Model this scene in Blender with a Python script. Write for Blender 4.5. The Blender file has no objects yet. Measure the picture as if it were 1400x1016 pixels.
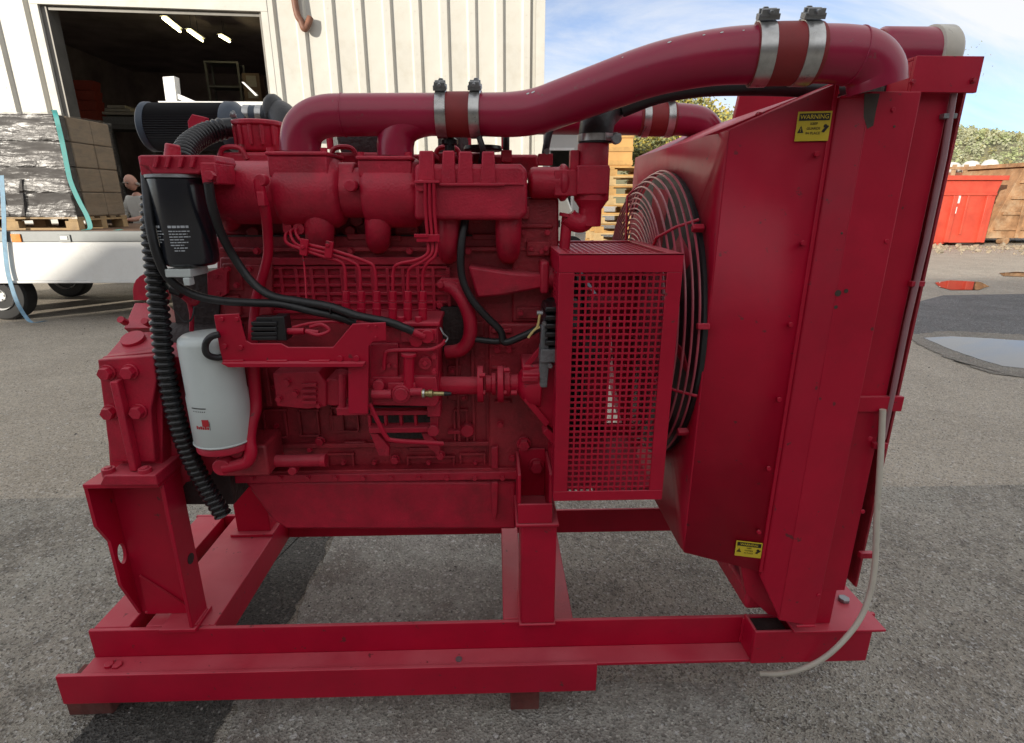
import bpy, bmesh, math, random
from mathutils import Vector, Matrix, Euler
S = bpy.context.scene
COL = S.collection
R = math.radians
random.seed(7)

# ------------------------------------------------------------------ camera
F_PX, PITCH, YAW, EYE = 755.0, R(17.3), R(1.7), 1.4
cam = bpy.data.objects.new('camera', bpy.data.cameras.new('camera'))
COL.objects.link(cam)
cam.data.sensor_width = 36.0
cam.data.lens = 36.0 * F_PX / 1400.0
cam.data.clip_start = 0.05
cam.data.clip_end = 3000
cam.location = (0, 0, EYE)
cam.rotation_euler = (R(90) - PITCH, 0, -YAW)
S.camera = cam

# ------------------------------------------------------------------ sky, sun, exposure
SUN_EL, SUN_AZ = R(12), R(42)          # sun stands behind the camera, to the left
w = bpy.data.worlds.new('World'); S.world = w; w.use_nodes = True
nt = w.node_tree; nt.nodes.clear()
out = nt.nodes.new('ShaderNodeOutputWorld'); bg = nt.nodes.new('ShaderNodeBackground')
sky = nt.nodes.new('ShaderNodeTexSky'); sky.sky_type = 'NISHITA'; sky.sun_disc = False
sky.sun_elevation = SUN_EL; sky.sun_rotation = R(180) + SUN_AZ
sky.air_density = 0.5; sky.dust_density = 0.12; sky.ozone_density = 1.6
tc = nt.nodes.new('ShaderNodeTexCoord'); sep = nt.nodes.new('ShaderNodeSeparateXYZ')
nt.links.new(tc.outputs['Generated'], sep.inputs[0])
addz = nt.nodes.new('ShaderNodeMath'); addz.operation = 'ADD'; addz.inputs[1].default_value = 0.45
nt.links.new(sep.outputs['Z'], addz.inputs[0])
dx = nt.nodes.new('ShaderNodeMath'); dx.operation = 'DIVIDE'
dy = nt.nodes.new('ShaderNodeMath'); dy.operation = 'DIVIDE'
nt.links.new(sep.outputs['X'], dx.inputs[0]); nt.links.new(addz.outputs[0], dx.inputs[1])
nt.links.new(sep.outputs['Y'], dy.inputs[0]); nt.links.new(addz.outputs[0], dy.inputs[1])
cmb = nt.nodes.new('ShaderNodeCombineXYZ')
nt.links.new(dx.outputs[0], cmb.inputs[0]); nt.links.new(dy.outputs[0], cmb.inputs[1])
mp = nt.nodes.new('ShaderNodeMapping'); mp.inputs['Location'].default_value = (-11.2488, -1.6159, 0); mp.inputs['Rotation'].default_value = (0, 0, R(-28)); mp.inputs['Scale'].default_value = (0.5, 1.15, 1)
nt.links.new(cmb.outputs[0], mp.inputs['Vector'])
cn = nt.nodes.new('ShaderNodeTexNoise'); cn.inputs['Scale'].default_value = 2.2; cn.inputs['Detail'].default_value = 9; cn.inputs['Roughness'].default_value = 0.62; cn.inputs['Distortion'].default_value = 0.5
nt.links.new(mp.outputs[0], cn.inputs['Vector'])
cr = nt.nodes.new('ShaderNodeValToRGB'); cr.color_ramp.elements[0].position = 0.38; cr.color_ramp.elements[0].color = (0, 0, 0, 1)
cr.color_ramp.elements[1].position = 0.68; cr.color_ramp.elements[1].color = (0.9, 0.9, 0.9, 1)
big = nt.nodes.new('ShaderNodeTexNoise'); big.inputs['Scale'].default_value = 0.8; big.inputs['Detail'].default_value = 2
nt.links.new(mp.outputs[0], big.inputs['Vector'])
bm_ = nt.nodes.new('ShaderNodeMath'); bm_.operation = 'MULTIPLY_ADD'; bm_.inputs[1].default_value = 0.9; bm_.inputs[2].default_value = -0.34
nt.links.new(big.outputs['Fac'], bm_.inputs[0])
sm__ = nt.nodes.new('ShaderNodeMath'); sm__.operation = 'ADD'; nt.links.new(cn.outputs['Fac'], sm__.inputs[0]); nt.links.new(bm_.outputs[0], sm__.inputs[1])
nt.links.new(sm__.outputs[0], cr.inputs[0])
mx = nt.nodes.new('ShaderNodeMix'); mx.data_type = 'RGBA'
nt.links.new(cr.outputs[0], mx.inputs['Factor'])
nt.links.new(sky.outputs[0], mx.inputs[6]); mx.inputs[7].default_value = (4.7, 4.65, 4.55, 1)
nt.links.new(mx.outputs[2], bg.inputs['Color']); bg.inputs['Strength'].default_value = 0.085
nt.links.new(bg.outputs[0], out.inputs['Surface'])

sd = bpy.data.lights.new('sun', 'SUN'); sd.energy = 2.35; sd.angle = R(0.53); sd.color = (1.0, 0.92, 0.80)
sun = bpy.data.objects.new('sun', sd); COL.objects.link(sun)
sun_dir = Vector((math.sin(SUN_AZ) * math.cos(SUN_EL), math.cos(SUN_AZ) * math.cos(SUN_EL), -math.sin(SUN_EL)))
sun.rotation_euler = sun_dir.to_track_quat('-Z', 'Y').to_euler()
sun.location = (-20, -25, 20)

S.view_settings.view_transform = 'Standard'
S.view_settings.look = 'None'
S.view_settings.exposure = 1.36
S.view_settings.gamma = 1.0
S.view_settings.use_curve_mapping = False
S.render.engine = 'CYCLES'
S.cycles.max_bounces = 6
S.cycles.use_denoising = True

# ------------------------------------------------------------------ helpers
def pixel_ray(px, py):
    u, v = (px - 700) / F_PX, (py - 508) / F_PX
    c, s = math.cos(PITCH), math.sin(PITCH)
    y, z = c - v * s, -s - v * c
    cy, sy = math.cos(YAW), math.sin(YAW)
    return Vector((u * cy + y * sy, -u * sy + y * cy, z))
def V(px, py, Y):                       # the point seen at a photo pixel, at distance Y in front of the camera
    r = pixel_ray(px, py); t = Y / r.y
    return Vector((r.x * t, Y, EYE + r.z * t))
def G(px, py, z=0.0):                   # the point seen at a photo pixel, at height z
    r = pixel_ray(px, py); t = (z - EYE) / r.z
    return Vector((r.x * t, r.y * t, z))
def depth_of(p):
    q = p - Vector((0, 0, EYE))
    return q.dot(Vector((math.sin(YAW) * math.cos(PITCH), math.cos(YAW) * math.cos(PITCH), -math.sin(PITCH))))
def mpp(p): return depth_of(p) / F_PX   # metres per photo pixel at a point

def frame_axes(d):
    d = d.normalized()
    a = Vector((0, 0, 1)) if abs(d.z) < 0.9 else Vector((0, 1, 0))
    u = d.cross(a).normalized(); v = u.cross(d).normalized()
    return u, v
def smooth_path(pts, n=6):
    pts = [Vector(p) for p in pts]
    if len(pts) < 3: return pts
    P = [pts[0] * 2 - pts[1]] + pts + [pts[-1] * 2 - pts[-2]]
    o = []
    for i in range(1, len(P) - 2):
        p0, p1, p2, p3 = P[i-1], P[i], P[i+1], P[i+2]
        for k in range(n):
            t = k / n
            o.append(0.5 * ((2*p1) + (p2-p0)*t + (2*p0-5*p1+4*p2-p3)*t*t + (3*p1-p0-3*p2+p3)*t**3))
    o.append(pts[-1]); return o

class MB:
    """collects shapes; build() links them as ONE mesh object"""
    def __init__(s): s.v = []; s.f = []; s.mi = []; s.cur = 0
    def _add(s, vs, fs):
        b = len(s.v); s.v += [tuple(p) for p in vs]
        s.f += [tuple(b + i for i in f) for f in fs]; s.mi += [s.cur] * len(fs)
        return s
    def box(s, x0, x1, y0, y1, z0, z1):
        x0, x1 = sorted((x0, x1)); y0, y1 = sorted((y0, y1)); z0, z1 = sorted((z0, z1))
        return s._add([(x0,y0,z0),(x1,y0,z0),(x1,y1,z0),(x0,y1,z0),(x0,y0,z1),(x1,y0,z1),(x1,y1,z1),(x0,y1,z1)],
                      [(0,3,2,1),(4,5,6,7),(0,1,5,4),(1,2,6,5),(2,3,7,6),(3,0,4,7)])
    def obox(s, c, ax, ay, az):          # box from its centre and three half axes
        c = Vector(c); q = []
        for k in (-1, 1):
            for i, j in ((-1,-1),(1,-1),(1,1),(-1,1)): q.append(c + ax*i + ay*j + az*k)
        return s._add(q, [(0,3,2,1),(4,5,6,7),(0,1,5,4),(1,2,6,5),(2,3,7,6),(3,0,4,7)])
    def extr(s, poly, vec):
        n = len(poly); poly = [Vector(p) for p in poly]; vec = Vector(vec)
        nrm = Vector((0,0,0))
        for i in range(n):
            a, b = poly[i], poly[(i+1) % n]
            nrm += Vector(((a.y-b.y)*(a.z+b.z), (a.z-b.z)*(a.x+b.x), (a.x-b.x)*(a.y+b.y)))
        if nrm.dot(vec) > 0: poly = poly[::-1]
        fs = [tuple(range(n)), tuple(range(2*n-1, n-1, -1))]
        fs += [(i, i+n, (i+1) % n + n, (i+1) % n) for i in range(n)]
        fs[2:] = [f[::-1] for f in fs[2:]] if False else fs[2:]
        return s._add(poly + [p + vec for p in poly], fs)
    def cyl(s, p0, p1, r0, r1=None, n=20, caps=True):
        p0, p1 = Vector(p0), Vector(p1); r1 = r0 if r1 is None else r1
        u, v = frame_axes(p1 - p0); q = []
        for p, r in ((p0, r0), (p1, r1)):
            q += [p + (u*math.cos(2*math.pi*i/n) + v*math.sin(2*math.pi*i/n)) * r for i in range(n)]
        fs = [(i, (i+1) % n, (i+1) % n + n, i + n) for i in range(n)]
        if caps: fs += [tuple(range(n-1, -1, -1)), tuple(range(n, 2*n))]
        return s._add(q, fs)
    def lathe(s, org, axis, prof, n=28):  # prof: [(radius, distance along the axis)]
        org, axis = Vector(org), Vector(axis).normalized(); u, v = frame_axes(axis); q = []; fs = []
        for r, t in prof:
            q += [org + axis*t + (u*math.cos(2*math.pi*i/n) + v*math.sin(2*math.pi*i/n)) * r for i in range(n)]
        for k in range(len(prof)-1):
            fs += [(k*n+i, k*n+(i+1) % n, (k+1)*n+(i+1) % n, (k+1)*n+i) for i in range(n)]
        if prof[0][0] > 1e-5: fs.append(tuple(range(n-1, -1, -1)))
        if prof[-1][0] > 1e-5: fs.append(tuple(range((len(prof)-1)*n, len(prof)*n)))
        return s._add(q, fs)
    def tube(s, pts, r, n=12, closed=False):
        pts = [Vector(p) for p in pts]; m = len(pts); rr = r if isinstance(r, (list, tuple)) else [r]*m
        q = []; fs = []; u = None
        for i, p in enumerate(pts):
            if closed: t = pts[(i+1) % m] - pts[i-1]
            else: t = pts[min(i+1, m-1)] - pts[max(i-1, 0)]
            t.normalize()
            if u is None: u, v = frame_axes(t)
            else:
                u = (u - t*u.dot(t)).normalized(); v = u.cross(t).normalized()
            q += [p + (u*math.cos(2*math.pi*k/n) + v*math.sin(2*math.pi*k/n)) * rr[i] for k in range(n)]
        e = m if closed else m-1
        for i in range(e):
            j = (i+1) % m
            fs += [(i*n+k, i*n+(k+1) % n, j*n+(k+1) % n, j*n+k) for k in range(n)]
        if not closed: fs += [tuple(range(n-1, -1, -1)), tuple(range((m-1)*n, m*n))]
        return s._add(q, fs)
    def ring(s, c, axis, rad, r, n=40, k=6):
        c = Vector(c); u, v = frame_axes(Vector(axis))
        return s.tube([c + (u*math.cos(2*math.pi*i/n) + v*math.sin(2*math.pi*i/n)) * rad for i in range(n)], r, k, True)
    def quad(s, a, b, c, d): return s._add([a, b, c, d], [(0, 1, 2, 3)])
    # ---- the same shapes given by photo pixels at a real distance Y
    def bxp(s, px0, py0, px1, py1, Y0, Y1):
        a = V(px0, (py0+py1)/2, Y0).x; b = V(px1, (py0+py1)/2, Y0).x
        return s.box(a, b, Y0, Y1, V((px0+px1)/2, py0, Y0).z, V((px0+px1)/2, py1, Y0).z)
    def plp(s, pts, Y0, Y1):
        return s.extr([V(a, b, Y0) for a, b in pts], (0, Y1-Y0, 0))
    def cyp(s, px, py, rp, Y0, Y1, n=16, r1=None):   # cylinder along the view depth
        p = V(px, py, Y0); k = mpp(p)
        return s.cyl(p, p + Vector((0, Y1-Y0, 0)), rp*k, None if r1 is None else r1*k, n)
    def bolt(s, px, py, rp, Y, h=0.012):             # washer + hexagon head towards the camera
        p = V(px, py, Y); r = rp*mpp(p)
        s.cyl(p, p - Vector((0, h*0.25, 0)), r*1.0, None, 14)
        s.cyl(p - Vector((0, h*0.25, 0)), p - Vector((0, h, 0)), r*0.82, r*0.78, 6); return s
    def tbp(s, pts, rp, n=12, sm=6):
        P = [V(*p) for p in pts]; k = sum(mpp(p) for p in P)/len(P)
        return s.tube(smooth_path(P, sm), rp*k, n)
    def build(s, name, mat, parent=None, bev=0, smooth=38, label=None):
        me = bpy.data.meshes.new(name); me.from_pydata(s.v, [], s.f)
        mats = mat if isinstance(mat, (list, tuple)) else [mat]
        for m in mats: me.materials.append(m)
        if len(mats) > 1: me.polygons.foreach_set('material_index', s.mi)
        bm = bmesh.new(); bm.from_mesh(me); bmesh.ops.recalc_face_normals(bm, faces=bm.faces); bm.to_mesh(me); bm.free()
        if smooth:
            me.polygons.foreach_set('use_smooth', [True]*len(me.polygons)); me.set_sharp_from_angle(angle=R(smooth))
        o = bpy.data.objects.new(name, me); COL.objects.link(o)
        if parent is not None: put(o, parent)
        if bev:
            b = o.modifiers.new('bevel', 'BEVEL'); b.width = bev; b.segments = 2; b.limit_method = 'ANGLE'; b.angle_limit = R(42)
        if label: o['label'] = label
        return o
def put(o, parent):                      # parent without moving: meshes here are modelled in place
    o.parent = parent
    if parent.type == 'EMPTY' and parent.get('in_place'): o.matrix_parent_inverse = Matrix.Translation(-Vector(parent.location))
def tag(o, label=None, cat=None, group=None, kind=None):
    for k, x in (('label', label), ('category', cat), ('group', group), ('kind', kind)):
        if x: o[k] = x
    return o
def thing(name, label, cat, loc=(0,0,0), rz=0, group=None, in_place=False):
    o = bpy.data.objects.new(name, None); COL.objects.link(o); o.location = loc; o.rotation_euler = (0,0,rz); o.empty_display_size = 0.2
    if in_place: o['in_place'] = 1
    return tag(o, label, cat, group)
def copy_tree(o, parent=None):
    c = o.copy(); COL.objects.link(c)
    if parent: c.parent = parent
    for ch in list(o.children): copy_tree(ch, c)
    return c

# ------------------------------------------------------------------ materials
def N(nt, t, **k):
    n = nt.nodes.new(t)
    for a, b in k.items(): setattr(n, a, b)
    return n
def mat(name, col, rough=0.5, metal=0.0, var=0.12, scale=6.0, bump=0.0, bscale=60.0, coat=0.0, spec=0.5, dirt=None, dirt_amt=0.5, dscale=3.0, rvar=0.12, second=None, chips=None, wave=0.0, dust_sheen=0.0):
    m = bpy.data.materials.new(name); m.use_nodes = True; t = m.node_tree; b = t.nodes['Principled BSDF']; L = t.links.new
    tcn = N(t, 'ShaderNodeTexCoord'); src = tcn.outputs['Object']
    n1 = N(t, 'ShaderNodeTexNoise'); n1.inputs['Scale'].default_value = scale; n1.inputs['Detail'].default_value = 8; n1.inputs['Roughness'].default_value = 0.65
    L(src, n1.inputs['Vector'])
    mp_ = N(t, 'ShaderNodeMapRange'); mp_.inputs['From Min'].default_value = 0.3; mp_.inputs['From Max'].default_value = 0.7
    L(n1.outputs['Fac'], mp_.inputs['Value'])
    mix = N(t, 'ShaderNodeMix', data_type='RGBA'); L(mp_.outputs[0], mix.inputs['Factor'])
    lo = second if second else tuple(c*(1-var*1.6) for c in col); hi = tuple(min(1, c*(1+var)) for c in col)
    mix.inputs[6].default_value = (*lo, 1); mix.inputs[7].default_value = (*hi, 1)
    cur = mix.outputs[2]
    if dirt:
        n2 = N(t, 'ShaderNodeTexNoise'); n2.inputs['Scale'].default_value = dscale; n2.inputs['Detail'].default_value = 10; n2.inputs['Roughness'].default_value = 0.75
        L(src, n2.inputs['Vector'])
        rp = N(t, 'ShaderNodeMapRange'); rp.inputs['From Min'].default_value = 0.5; rp.inputs['From Max'].default_value = 0.72; rp.inputs['To Max'].default_value = dirt_amt
        L(n2.outputs['Fac'], rp.inputs['Value'])
        mx2 = N(t, 'ShaderNodeMix', data_type='RGBA'); L(rp.outputs[0], mx2.inputs['Factor']); L(cur, mx2.inputs[6]); mx2.inputs[7].default_value = (*dirt, 1)
        cur = mx2.outputs[2]
    if dust_sheen:                            # upward faces paler: a dusty film with sky sheen painted in
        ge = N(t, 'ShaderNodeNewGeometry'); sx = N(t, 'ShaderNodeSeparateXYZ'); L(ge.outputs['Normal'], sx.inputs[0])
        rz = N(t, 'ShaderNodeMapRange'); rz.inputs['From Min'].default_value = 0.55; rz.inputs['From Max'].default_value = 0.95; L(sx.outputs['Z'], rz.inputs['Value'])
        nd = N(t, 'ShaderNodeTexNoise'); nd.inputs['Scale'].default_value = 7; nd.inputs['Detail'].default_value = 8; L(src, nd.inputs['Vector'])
        rd_ = N(t, 'ShaderNodeMapRange'); rd_.inputs['From Min'].default_value = 0.25; rd_.inputs['From Max'].default_value = 0.75; rd_.inputs['To Min'].default_value = dust_sheen*0.4; rd_.inputs['To Max'].default_value = dust_sheen; L(nd.outputs['Fac'], rd_.inputs['Value'])
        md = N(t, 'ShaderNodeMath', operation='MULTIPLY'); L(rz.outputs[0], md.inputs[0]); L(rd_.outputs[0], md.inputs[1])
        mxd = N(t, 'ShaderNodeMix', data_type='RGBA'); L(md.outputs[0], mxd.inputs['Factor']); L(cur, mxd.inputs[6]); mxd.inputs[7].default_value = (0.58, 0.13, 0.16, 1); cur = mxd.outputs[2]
    if chips:
        n4 = N(t, 'ShaderNodeTexNoise'); n4.inputs['Scale'].default_value = 38; n4.inputs['Detail'].default_value = 5; n4.inputs['Roughness'].default_value = 0.6
        L(src, n4.inputs['Vector']); r4 = N(t, 'ShaderNodeMapRange'); r4.inputs['From Min'].default_value = 0.665; r4.inputs['From Max'].default_value = 0.70; r4.inputs['To Max'].default_value = 0.85
        L(n4.outputs['Fac'], r4.inputs['Value']); mx4 = N(t, 'ShaderNodeMix', data_type='RGBA'); L(r4.outputs[0], mx4.inputs['Factor']); L(cur, mx4.inputs[6]); mx4.inputs[7].default_value = (*chips, 1); cur = mx4.outputs[2]
        n5 = N(t, 'ShaderNodeTexNoise'); n5.inputs['Scale'].default_value = 1.6; n5.inputs['Detail'].default_value = 6; n5.inputs['Distortion'].default_value = 0.8
        mp5 = N(t, 'ShaderNodeMapping'); mp5.inputs['Scale'].default_value = (3.0, 3.0, 0.7); L(src, mp5.inputs['Vector']); L(mp5.outputs[0], n5.inputs['Vector'])
        r5 = N(t, 'ShaderNodeMapRange'); r5.inputs['From Min'].default_value = 0.52; r5.inputs['From Max'].default_value = 0.75; r5.inputs['To Max'].default_value = 0.30; L(n5.outputs['Fac'], r5.inputs['Value'])
        mx5 = N(t, 'ShaderNodeMix', data_type='RGBA'); L(r5.outputs[0], mx5.inputs['Factor']); L(cur, mx5.inputs[6]); mx5.inputs[7].default_value = (0.42, 0.006, 0.04, 1); cur = mx5.outputs[2]
    L(cur, b.inputs['Base Color'])
    mr = N(t, 'ShaderNodeMapRange'); mr.inputs['To Min'].default_value = max(0.02, rough-rvar); mr.inputs['To Max'].default_value = min(1, rough+rvar)
    L(n1.outputs['Fac'], mr.inputs['Value']); L(mr.outputs[0], b.inputs['Roughness'])
    b.inputs['Metallic'].default_value = metal; b.inputs['Specular IOR Level'].default_value = spec
    b.inputs['Coat Weight'].default_value = coat; b.inputs['Coat Roughness'].default_value = 0.18
    if bump:
        n3 = N(t, 'ShaderNodeTexNoise'); n3.inputs['Scale'].default_value = bscale; n3.inputs['Detail'].default_value = 4
        L(src, n3.inputs['Vector']); bp = N(t, 'ShaderNodeBump'); bp.inputs['Strength'].default_value = bump; bp.inputs['Distance'].default_value = 0.01
        L(n3.outputs['Fac'], bp.inputs['Height']); L(bp.outputs[0], b.inputs['Normal'])
        if wave:
            n6 = N(t, 'ShaderNodeTexNoise'); n6.inputs['Scale'].default_value = 3.2; n6.inputs['Detail'].default_value = 2; L(src, n6.inputs['Vector'])
            b6 = N(t, 'ShaderNodeBump'); b6.inputs['Strength'].default_value = wave; b6.inputs['Distance'].default_value = 0.04; L(n6.outputs['Fac'], b6.inputs['Height']); L(b6.outputs[0], bp.inputs['Normal'])
    return m
RED = (0.44, 0.002, 0.027)
M = dict(
    red=mat('red_paint', RED, 0.43, var=0.10, scale=5, bump=0.05, bscale=40, coat=0.0, spec=0.38, dust_sheen=0.75, dirt=(0.24, 0.006, 0.02), dirt_amt=0.4, dscale=4, chips=(0.10, 0.03, 0.03), wave=0.25),
    cast=mat('red_painted_casting', (0.46, 0.008, 0.036), 0.44, var=0.16, scale=14, bump=0.16, bscale=190, coat=0.0, dirt=(0.13, 0.015, 0.02), dirt_amt=0.55, dscale=9, dust_sheen=0.55),
    block=mat('dull_shaded_block_red', (0.36, 0.020, 0.036), 0.50, var=0.25, scale=11, bump=0.22, bscale=150, dirt=(0.10, 0.015, 0.018), dirt_amt=0.6, dscale=7),  # dull red, darkened to paint in the shade of recessed parts
    pipe=mat('red_pipe_paint', (0.32, 0.005, 0.044), 0.34, var=0.10, scale=4, bump=0.04, bscale=30, coat=0.3, dirt=(0.22, 0.02, 0.03), dirt_amt=0.3, dscale=5, chips=(0.22, 0.05, 0.06), wave=0.12),
    wire=mat('pale_glint_wire', (0.40, 0.07, 0.10), 0.3, var=0.2, scale=9, coat=0.3),  # paler red: sky glints on the wires painted into the colour
    sleeve=mat('red_brown_rubber', (0.24, 0.018, 0.020), 0.55, var=0.12, scale=12),
    rubber=mat('black_rubber', (0.016, 0.016, 0.018), 0.42, var=0.2, scale=12, bump=0.1, bscale=90),
    plastic=mat('black_plastic', (0.012, 0.012, 0.014), 0.3, var=0.15, scale=10),
    loom=mat('corrugated_black_plastic', (0.014, 0.014, 0.016), 0.24, var=0.15, scale=8),
    blackpaint=mat('glossy_black_paint', (0.012, 0.014, 0.02), 0.22, var=0.1, scale=5, coat=0.5, rvar=0.05),
    pleat=mat('black_filter_medium', (0.02, 0.02, 0.024), 0.6, var=0.2, scale=16),
    bluegrey=mat('blue_grey_rubber', (0.05, 0.07, 0.10), 0.45, var=0.15, scale=10),
    steel=mat('bright_steel', (0.55, 0.55, 0.54), 0.3, metal=0.9, var=0.2, scale=25, dirt=(0.25, 0.22, 0.19), dirt_amt=0.4, dscale=20),
    zinc=mat('dull_zinc', (0.30, 0.31, 0.32), 0.45, metal=0.7, var=0.2, scale=20, bump=0.2, bscale=120),
    brass=mat('brass', (0.50, 0.42, 0.20), 0.35, metal=0.9, var=0.2, scale=30),
    alu=mat('grey_cast_aluminium', (0.20, 0.21, 0.22), 0.5, metal=0.4, var=0.2, scale=20, bump=0.3, bscale=160),
    white=mat('white_filter_paint', (0.55, 0.60, 0.59), 0.32, var=0.04, scale=4, dirt=(0.46, 0.50, 0.49), dirt_amt=0.4, dscale=8),
    clear=mat('milky_plastic', (0.58, 0.54, 0.46), 0.3, var=0.08, scale=10),
    sight=mat('grey_sight_tube', (0.32, 0.17, 0.19), 0.4, var=0.1, scale=10),
    yellow=mat('yellow_label', (0.62, 0.47, 0.03), 0.4, var=0.06, scale=20),
    ink=mat('black_print', (0.015, 0.012, 0.01), 0.5, var=0.1),
    redink=mat('red_print', (0.45, 0.02, 0.03), 0.5, var=0.1),
    greyink=mat('pale_print', (0.42, 0.45, 0.48), 0.5, var=0.1),
    tanwire=mat('tan_wire', (0.55, 0.42, 0.16), 0.5, var=0.1),
    grime_shade=mat('oily_grime_and_shade', (0.03, 0.018, 0.018), 0.6, var=0.3, scale=20, bump=0.4, bscale=90),  # covers oily parts and the shade painted into recesses
    rust=mat('rust_stain', (0.06, 0.04, 0.03), 0.7, var=0.3, scale=30),
    woodblk=mat('red_stained_timber', (0.15, 0.035, 0.03), 0.75, var=0.3, scale=18, bump=0.4, bscale=60, dirt=(0.09, 0.06, 0.05), dirt_amt=0.8, dscale=6),
)
# ================================================================== the yard
def ground_mat(name, base, dark, pale, patch=None, grain=1.0, seed=0.0, agg=95.0):
    m = bpy.data.materials.new(name); m.use_nodes = True; t = m.node_tree; b = t.nodes['Principled BSDF']; L = t.links.new
    co = N(t,'ShaderNodeTexCoord'); mp_ = N(t,'ShaderNodeMapping'); mp_.inputs['Location'].default_value = (seed, seed*1.7, 0); L(co.outputs['Object'], mp_.inputs['Vector']); src = mp_.outputs[0]
    big = N(t,'ShaderNodeTexNoise'); big.inputs['Scale'].default_value = 1.5; big.inputs['Detail'].default_value = 9; big.inputs['Roughness'].default_value = 0.72; L(src, big.inputs['Vector'])
    mid = N(t,'ShaderNodeTexNoise'); mid.inputs['Scale'].default_value = 20; mid.inputs['Detail'].default_value = 10; mid.inputs['Roughness'].default_value = 0.75; L(src, mid.inputs['Vector'])
    vor = N(t,'ShaderNodeTexVoronoi'); vor.inputs['Scale'].default_value = agg; vor.feature = 'F1'; L(src, vor.inputs['Vector'])
    vor2 = N(t,'ShaderNodeTexVoronoi'); vor2.inputs['Scale'].default_value = agg*0.62; L(src, vor2.inputs['Vector'])
    fine = N(t,'ShaderNodeTexNoise'); fine.inputs['Scale'].default_value = 160; fine.inputs['Detail'].default_value = 3; L(src, fine.inputs['Vector'])
    def rng(s, a, b2, c=0.0, d=1.0):
        n = N(t,'ShaderNodeMapRange'); n.inputs['From Min'].default_value = a; n.inputs['From Max'].default_value = b2; n.inputs['To Min'].default_value = c; n.inputs['To Max'].default_value = d; L(s, n.inputs['Value']); return n.outputs[0]
    def mixc(f, a, c):
        n = N(t,'ShaderNodeMix', data_type='RGBA'); L(f, n.inputs['Factor'])
        for i, x in ((6,a),(7,c)):
            if isinstance(x, tuple): n.inputs[i].default_value = (*x,1)
            else: L(x, n.inputs[i])
        return n.outputs[2]
    c = mixc(rng(mid.outputs['Fac'], .38, .62), dark, base)
    c = mixc(rng(big.outputs['Fac'], .42, .66, 0, .75), c, pale)
    if patch: 
        pt_ = N(t,'ShaderNodeTexNoise'); pt_.inputs['Scale'].default_value = 2.1; pt_.inputs['Detail'].default_value = 9; pt_.inputs['Roughness'].default_value = .68; L(src, pt_.inputs['Vector'])
        c = mixc(rng(pt_.outputs['Fac'], .50, .58, 0, .75), c, patch)
        st_ = N(t,'ShaderNodeTexNoise'); st_.inputs['Scale'].default_value = 5.5; st_.inputs['Detail'].default_value = 9; st_.inputs['Roughness'].default_value = .7; L(src, st_.inputs['Vector'])
        c = mixc(rng(st_.outputs['Fac'], .53, .66, 0, .62), c, (.17,.15,.125))
    # individual chippings: light and dark stones by Voronoi cell colour
    sepc = N(t,'ShaderNodeSeparateColor'); L(vor.outputs['Color'], sepc.inputs[0])
    c = mixc(rng(sepc.outputs[0], .80, .99, 0, .42*grain), c, tuple(min(1,x*2.1) for x in pale))
    c = mixc(rng(sepc.outputs[1], .62, .95, 0, .75*grain), c, tuple(x*.35 for x in dark))
    sep2 = N(t,'ShaderNodeSeparateColor'); L(vor2.outputs['Color'], sep2.inputs[0])
    c = mixc(rng(sep2.outputs[0], .975, .99, 0, .42*grain), c, tuple(min(1,x*2.6) for x in pale))
    L(c, b.inputs['Base Color'])
    L(rng(mid.outputs['Fac'], .3, .7, .5, .85), b.inputs['Roughness']); b.inputs['Specular IOR Level'].default_value = .35
    add = N(t,'ShaderNodeMath', operation='ADD'); m1 = N(t,'ShaderNodeMath', operation='MULTIPLY'); m1.inputs[1].default_value = .9; L(vor.outputs['Distance'], m1.inputs[0])
    m2 = N(t,'ShaderNodeMath', operation='MULTIPLY'); m2.inputs[1].default_value = 1.5; L(mid.outputs['Fac'], m2.inputs[0]); L(m1.outputs[0], add.inputs[0]); L(m2.outputs[0], add.inputs[1])
    add2 = N(t,'ShaderNodeMath', operation='ADD'); L(add.outputs[0], add2.inputs[0]); m3 = N(t,'ShaderNodeMath', operation='MULTIPLY'); m3.inputs[1].default_value = .5; L(fine.outputs['Fac'], m3.inputs[0]); L(m3.outputs[0], add2.inputs[1])
    bp = N(t,'ShaderNodeBump'); bp.inputs['Strength'].default_value = .9*grain; bp.inputs['Distance'].default_value = .018; L(add2.outputs[0], bp.inputs['Height']); L(bp.outputs[0], b.inputs['Normal'])
    return m
G_FAR = ground_mat('worn_pale_tarmac', (.59,.515,.415), (.42,.365,.295), (.66,.585,.48), None, .9, 0.0, 150)
G_NEAR = ground_mat('grey_tarmac', (.49,.445,.375), (.23,.207,.172), (.60,.55,.47), (.48,.45,.385), .95, 4.0, 165)
G_DARK = ground_mat('dark_wet_tarmac', (.19,.19,.19), (.115,.115,.118), (.26,.26,.26), None, .9, 9.0, 120)
gm_ = MB()
gm_.quad((-900,-900,0),(900,-900,0),(900,900,0),(-900,900,0))
tag(gm_.build('ground', G_FAR, None, 0, 0), 'worn pale tarmac of the yard, stretching back to the buildings and skips', 'ground', kind='structure')
yj = G(60,683).y
def flat(name, pts, m, z, label, cat):
    me = MB(); me._add([(x,y,z) for x,y in pts], [tuple(range(len(pts)))]); return tag(me.build(name, m, None, 0, 0), label, cat, kind='structure')
def jag(pts, amt, seed_):
    r_ = random.Random(seed_); o = []
    for i in range(len(pts)):
        a, b2 = Vector(pts[i]), Vector(pts[(i+1) % len(pts)])
        for k in range(14): p = a.lerp(b2, k/14); o.append((p.x + r_.uniform(-amt,amt), p.y + r_.uniform(-amt,amt)))
    return o
edge = []
rr_ = random.Random(5); n = 120
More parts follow.
